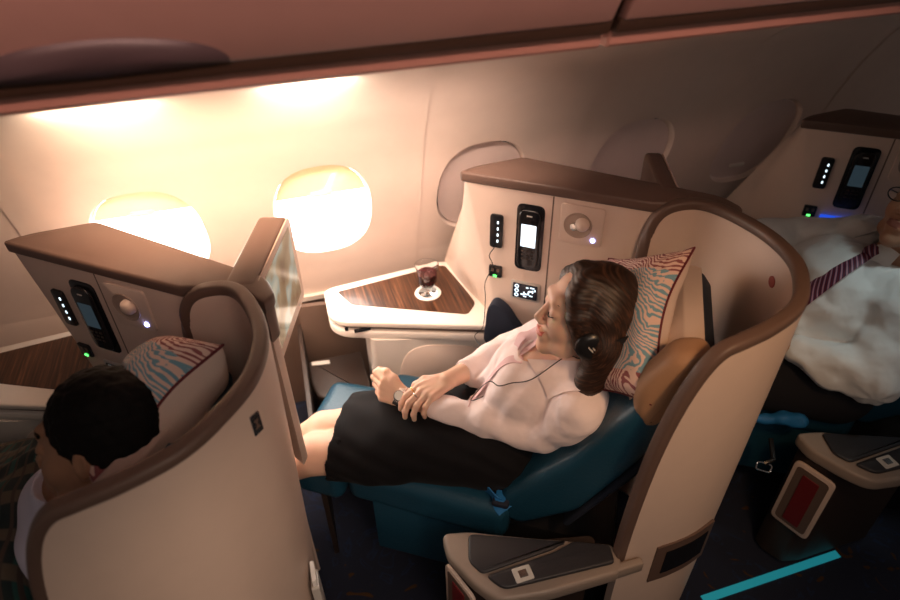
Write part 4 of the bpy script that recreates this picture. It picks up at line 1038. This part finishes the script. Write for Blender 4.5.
CB0 = [W(-.115, .160, .92), W(-.075, .150, .905), W(-.022, .121, .88), W(.02, .110, .88), W(.05, .106, .87), W(.082, .104, .87), W(.106, .095, .85)]
CB = [hp(.0, .105, -.072)] + [onto(p, .006) for p in CB0] + [W(.10, .15, .77), W(.09, .26, .70), W(.11, .37, .68)] + [np.array(p) for p in ((.500, 1.455, .675), (.532, 1.470, .705), (.545, 1.490, .80))] + [PF(.070, .84, .012), PF(.093, .91, .012), PF(.082, .945, .012), PF(.096, .975, .012), PF(.096, .985, .012)]
fin('cable', bm_tube(spline(CB, 8), .0014, 6), M['black'], hpn, ho)
fin('cable_plug', bm_tube([PF(.096, .985, .006), PF(.096, .985, .018)], .0035, 10), M['black'], hpn, ho)

# ---------------------------------------------------------------- sleeping man in front
m1 = thing('person', 'sleeping dark-haired man under a green plaid blanket, head on a pillow', 'person', tuple(W(.05, .22, .52, -1))); MO = m1.location[:]
C1, R1 = head_frame(W(-.255, .205, 1.068, -1), (-.955, .24, .0), (.42, .30, .86)); S1 = 1.08
S = Sdf(); h1 = head_ops(S, C1, R1, S1)
S.cap(h1(-.02, 0, -.06), W(-.12, .19, .88, -1), .058, .062, .02); S.cap(W(-.12, .09, .80, -1), W(-.10, .36, .82, -1), .060, None, .03)
S.ell(W(-.03, .23, .70, -1), (.12, .16, .14), BR, .03)
mesh_sdf('body', S.ev, S.lo, S.hi, .005, [M['skin2'], M['lip']], m1, MO)
Hh = Sdf(); E = lambda ctr, r, k=.012, sub=False: Hh.ell(h1(*ctr), np.array(r) * S1, R1, k, sub)
E((-.022, 0, .034), (.100, .084, .096)); E((-.045, 0, -.02), (.076, .080, .075), .02); E((.088, 0, -.042), (.062, .090, .094), .008, True); E((-.004, .095, -.032), (.03, .03, .036), .008, True)
mesh_sdf('hair', Hh.ev, Hh.lo, Hh.hi, .004, M['hairblack'], m1, MO, disp=lambda V: .0022 * wob(V, 160, 5) + .0015 * wob(V, 330, 6))
S = Sdf(); S.cap(W(-.150, .175, .895, -1), W(-.115, .18, .845, -1), .084, .10, .02); S.cap(W(-.12, .09, .80, -1), W(-.10, .36, .82, -1), .074, None, .03); S.ell(W(-.03, .23, .70, -1), (.135, .175, .15), BR, .03)
nc = Sdf(); nc.cap(h1(.01, 0, -.10), W(-.150, .175, .945, -1), .052, .060, .01)
mesh_sdf('shirt', lambda P: np.maximum(S.ev(P), -nc.ev(P)), S.lo, S.hi, .005, mat('lilac_white_shirt', (.62, .60, .74), .85), m1, MO)
fin('eyebrow', bm_tube(spline([h1(.090, .010, .024), h1(.088, .028, .032), h1(.074, .046, .024)], 5), .003, 6), M['hairblack'], m1, MO)
fin('eyelash', bm_tube(spline([h1(.088, .016, -.006), h1(.091, .031, -.012), h1(.082, .046, -.006)], 5), .0014, 6), M['hairblack'], m1, MO)
S = Sdf(); S.ell(W(.08, .17, .66, -1), (.22, .23, .17), BR, .04); S.cap(W(.0, -.00, .76, -1), W(.30, -.02, .70, -1), .10, .10, .05); S.cap(W(.05, .36, .68, -1), W(.35, .34, .62, -1), .07, None, .05); S.cap(W(.2, .10, .61, -1), W(.75, .10, .57, -1), .12, .09, .05); S.cap(W(.2, .25, .60, -1), W(.75, .22, .57, -1), .12, .09, .05)
nc2 = Sdf(); nc2.cap(W(-.15, .19, .95, -1), W(-.10, .20, .90, -1), .10, .055, .01)
S.cap(W(-.030, -.02, .77, -1), W(.03, .30, .76, -1), .115, None, .04); S.cap(W(-.02, -.04, .72, -1), W(.10, -.04, .66, -1), .10, None, .04)
blk = mesh_sdf('blanket', lambda P: np.maximum(np.maximum(S.ev(P), .50 - P[..., 2]), -nc2.ev(P)), S.lo, S.hi, .008, M['plaid'], None, tuple(W(.1, .2, .6, -1)), disp=lambda V: .008 * wob(V, 22, 7) + .006 * np.sin((V @ DO) * 55 + 3 * wob(V, 8, 2)))
tag(blk, 'green and brown plaid blanket spread over the sleeping man at the left edge', 'blanket')

# ---------------------------------------------------------------- man behind, in shirt and tie
m2 = thing('person', 'man in spectacles, white shirt and striped tie reclining at the right edge', 'person', tuple(W(.15, .2, .52, 1))); M2 = m2.location[:]
W2 = lambda s, o, z: W(s, o, z, 1)
HWR = W2(.275, -.022, .74)
C2, R2 = head_frame(W2(-.015, .205, 1.125), (-.80, -.05, .35), (.55, .10, .9)); S2_ = 1.05
S = Sdf(); h2p = head_ops(S, C2, R2, S2_)
S.cap(h2p(-.02, 0, -.06), W2(.0, .20, .95), .062, .068, .02); S.cap(W2(.0, .06, .88), W2(.02, .36, .90), .06, None, .03); S.ell(W2(.15, .20, .78), (.13, .16, .15), BR, .03)
S.chain([W2(.0, .02, .86), W2(.05, -.07, .72), W2(.15, -.055, .72), HWR], [.05, .045, .038, .028], .01)
S.chain([W2(.03, .40, .88), W2(.26, .46, .80), W2(.42, .38, .76)], [.05, .042, .03], .01)
hand(S, HWR, wv(.9, .4, .0), wv(-.3, .6, .6), wv(0, .2, -1), [(20, 30, 20)] * 4, [(.03, .02, .0), (.055, .028, .01), (.075, .03, .02)])
hand(S, W2(.42, .38, .76), wv(.5, -.8, 0), wv(.6, .4, .5), wv(0, 0, -1), [(20, 30, 20)] * 4, [(.03, .02, .0), (.055, .028, .01), (.075, .03, .02)])
for o_ in (.10, .30): S.chain([W2(.25, o_, .60), W2(.72, o_ - .02, .60), W2(.86, o_ - .03, .25)], [.09, .06, .045], .01)
lm2 = lipmask(C2, R2, S2_)
mesh_sdf('body', S.ev, S.lo, S.hi, .005, [M['skin3'], mat('lips_brown', (.30, .12, .09), .5)], m2, M2, matfn=lambda c: lm2(c).astype(int))
S = Sdf(); S.cap(W2(.0, .05, .885), W2(.03, .37, .90), .085, None, .03); S.ell(W2(.13, .20, .80), (.165, .20, .175), BR, .04); S.ell(W2(.24, .20, .72), (.155, .18, .155), BR, .05)
S.chain([W2(.0, .02, .86), W2(.05, -.075, .72), W2(.15, -.060, .72), W2(.238, -.035, .735)], [.078, .078, .062, .042], .025)
S.chain([W2(.03, .40, .885), W2(.26, .46, .82), W2(.42, .44, .80)], [.078, .070, .055], .025)
nc = Sdf(); nc.cap(h2p(.03, 0, -.09), W2(.0, .20, .975), .07, .072, .01)
def s2(P): return np.maximum(np.maximum(S.ev(P), -nc.ev(P)), .60 - P[..., 2])
def s2d(V):
    q = V - W2(.05, -.03, .70); r = np.sqrt((q ** 2).sum(-1)); a = np.arctan2(q @ DF, q[:, 2] + .001)
    return .005 * wob(V, 26, 3) + .0045 * np.sin(a * 7 + 3 * wob(V, 14, 1)) * np.exp(-(r / .12) ** 2) * np.clip(r / .04, 0, 1) + .004 * wob(V, 60, 4) + .003 * np.sin(V[:, 0] * 40 + V[:, 2] * 60 + 2.5 * wob(V, 10, 5))
mesh_sdf('shirt', s2, S.lo - .005, S.hi + .005, .006, M['wshirt'], m2, M2, disp=s2d)
Hh = Sdf(); E = lambda ctr, r, k=.012, sub=False: Hh.ell(h2p(*ctr), np.array(r) * S2_, R2, k, sub)
E((-.022, 0, .034), (.100, .082, .094)); E((.088, 0, -.042), (.062, .090, .105), .008, True)
mesh_sdf('hair', Hh.ev, Hh.lo, Hh.hi, .005, M['hairblack'], m2, M2, disp=lambda V: .002 * wob(V, 160, 5))
T = Sdf()
for o_ in (.10, .30): T.chain([W2(.22, o_, .60), W2(.72, o_ - .02, .60), W2(.84, o_ - .03, .30)], [.115, .085, .07], .03)
T.cap(W2(.18, .08, .60), W2(.18, .32, .60), .115, None, .03); T.cap(W2(.08, .035, .565), W2(.55, .03, .56), .12, .10, .04)
mesh_sdf('trousers', lambda P: np.maximum(T.ev(P), .20 - P[..., 2]), T.lo, T.hi, .008, M['trouser'], m2, M2)
# collar and tie
def strip_mesh(name, ctr, wdt, sidev, m, par, org, th=.004, n=8, v0=0):
    C_ = spline(ctr, n); wd_ = np.interp(np.linspace(0, 1, len(C_)), np.linspace(0, 1, len(wdt)), wdt); V = []; UV = []; F = []; L = 0
    for i, c in enumerate(C_):
        if i: L += np.linalg.norm(C_[i] - C_[i - 1])
        T_ = nrm(C_[min(i + 1, len(C_) - 1)] - C_[max(i - 1, 0)]); s_ = nrm(np.array(sidev) - T_ * (T_ @ sidev)); nn = np.cross(T_, s_)
        if nn[2] < 0: nn = -nn
        for a, b in ((-1, 0), (-.5, th), (0, th * 1.2), (.5, th), (1, 0), (0, -th * .5)):
            V.append(c + s_ * wd_[i] * a + nn * b); UV.append((a * wd_[i] * 3.2, L * 3.2))
    for i in range(len(C_) - 1):
        for k in range(6): F.append((i * 6 + k, i * 6 + (k + 1) % 6, i * 6 + 6 + (k + 1) % 6, i * 6 + 6 + k))
    F.append(tuple(range(6))); F.append(tuple(range(len(V) - 6, len(V)))[::-1])
    return build(name, V, F, m, par, org, uvs=UV, auto=60)
sh2 = [o for o in m2.children if o.name.startswith('shirt')][0]
BV2 = BVHTree.FromPolygons([tuple(np.array(v.co) + M2) for v in sh2.data.vertices], [tuple(p.vertices) for p in sh2.data.polygons])
def onto2(P, lift=.004):
    dn = Vector(nrm((-1.65, -1.2, 1.1))); h = BV2.ray_cast(Vector(P) + dn * .3, -dn, .6)
    return np.array(h[0]) + np.array(dn) * lift if h[0] is not None else np.array(P, float)
TP = [W2(.108, .130, .99), W2(.205, .027, .97), W2(.297, -.062, .93), W2(.361, -.096, .88)]
tp = [onto2(p, .007) for p in spline(TP, 3)]
strip_mesh('necktie', tp, [.017, .022, .027, .032, .034], DO * .8 + DF * .5, M['tie'], m2, M2, n=3)
kd = nrm(tp[1] - tp[0]); strip_mesh('tie_knot', [tp[0] - kd * .030 + ZU * .006, tp[0] - kd * .012 + ZU * .006, tp[0] + kd * .006], [.020, .023, .016], DO * .8 + DF * .5, M['tie'], m2, M2, th=.012, n=4)
strip_mesh('collar', [W2(.04, .125, .98), W2(.075, .15, .985), W2(.115, .155, .965)], [.024, .028, .006], DO * .6 + ZU * .6, M['wshirt'], m2, M2, th=.002)
strip_mesh('collar', [W2(.04, .275, .99), W2(.075, .25, .995), W2(.115, .245, .975)], [.024, .028, .006], DO * .6 - ZU * .6, M['wshirt'], m2, M2, th=.002)
# spectacles
sp = thing('spectacles', 'black framed spectacles on the face of the man in the white shirt', 'spectacles', tuple(h2p(.10, 0, 0))); so = sp.location[:]
for y in (1, -1):
    pts = [h2p(.103 - abs(.2 * (math.cos(a) * .024 + .033) ) * .3, y * .033 + .024 * math.cos(a), -.004 + .017 * math.sin(a)) for a in np.linspace(0, 6.283, 24, endpoint=False)]
    fr_ = fin('spectacle_rim', bm_tube(pts, .0018, 6, closed=True), M['black'], sp, so)
    build('spectacle_lens', pts + [p + R2[0] * .001 for p in pts], [tuple(range(24)), tuple(range(24, 48))[::-1]], M['lens'], fr_, so)
    fin('temple', bm_tube([h2p(.098, y * .058, -.002), h2p(.06, y * .078, 0), h2p(-.01, y * .084, -.004)], .0018, 6), M['black'], sp, so)
fin('bridge', bm_tube([h2p(.102, .010, 0), h2p(.106, 0, .002), h2p(.102, -.010, 0)], .0016, 6), M['black'], sp, so)

# blue webbing and the open buckle beside the right hand seat
BL = Sdf(); BL.chain([W2(.31, -.10, .49), W2(.22, -.09, .505), W2(.17, -.085, .50)], [.012, .020, .022], .02)
o = mesh_sdf('blue_belt_webbing', BL.ev, BL.lo, BL.hi, .003, M['blue'], None, tuple(W2(.22, -.09, .49)), disp=lambda V: .005 * wob(V, 90, 2)); tag(o, 'crumpled blue belt webbing beside the dark trousers, near the right armrest', 'belt webbing')
bk = thing('loose_buckle', 'steel belt buckle hanging in the dark between the seat shell and right armrest', 'buckle', tuple(W2(.262, -.208, .40)))
c = np.array(W2(.262, -.208, .40)); e1 = nrm((.8, -.5, -.15)); e2 = nrm(np.cross(e1, (.2, .9, -.6)))
fin('buckle_loop', bm_tube([c + e1 * a + e2 * b for a, b in rounded([(-.022, -.012), (.022, -.012), (.022, .012), (-.022, .012)], .008, 4)], .0028, 8, closed=True), M['chrome'], bk, bk.location[:])
fin('buckle_strap', bm_tube([c + e2 * .010, c + e2 * .03 + e1 * .02, c + np.array([.06, .06, .04])], .008, 8), M['black'], bk, bk.location[:])
# blue lit recess on the right panel
o = fin('blue_lit_panel', bm_prism(rect(.185, .868, .10, .028, .006), .003, .012, .002, 2, frame=lambda a, b, c: tuple(np.array(PF(a, b, c)) + (PITCH, 0, 0))), M['bluepanel']); tag(o, 'glowing blue strip on the far right seat panel behind the white shirt', 'display')
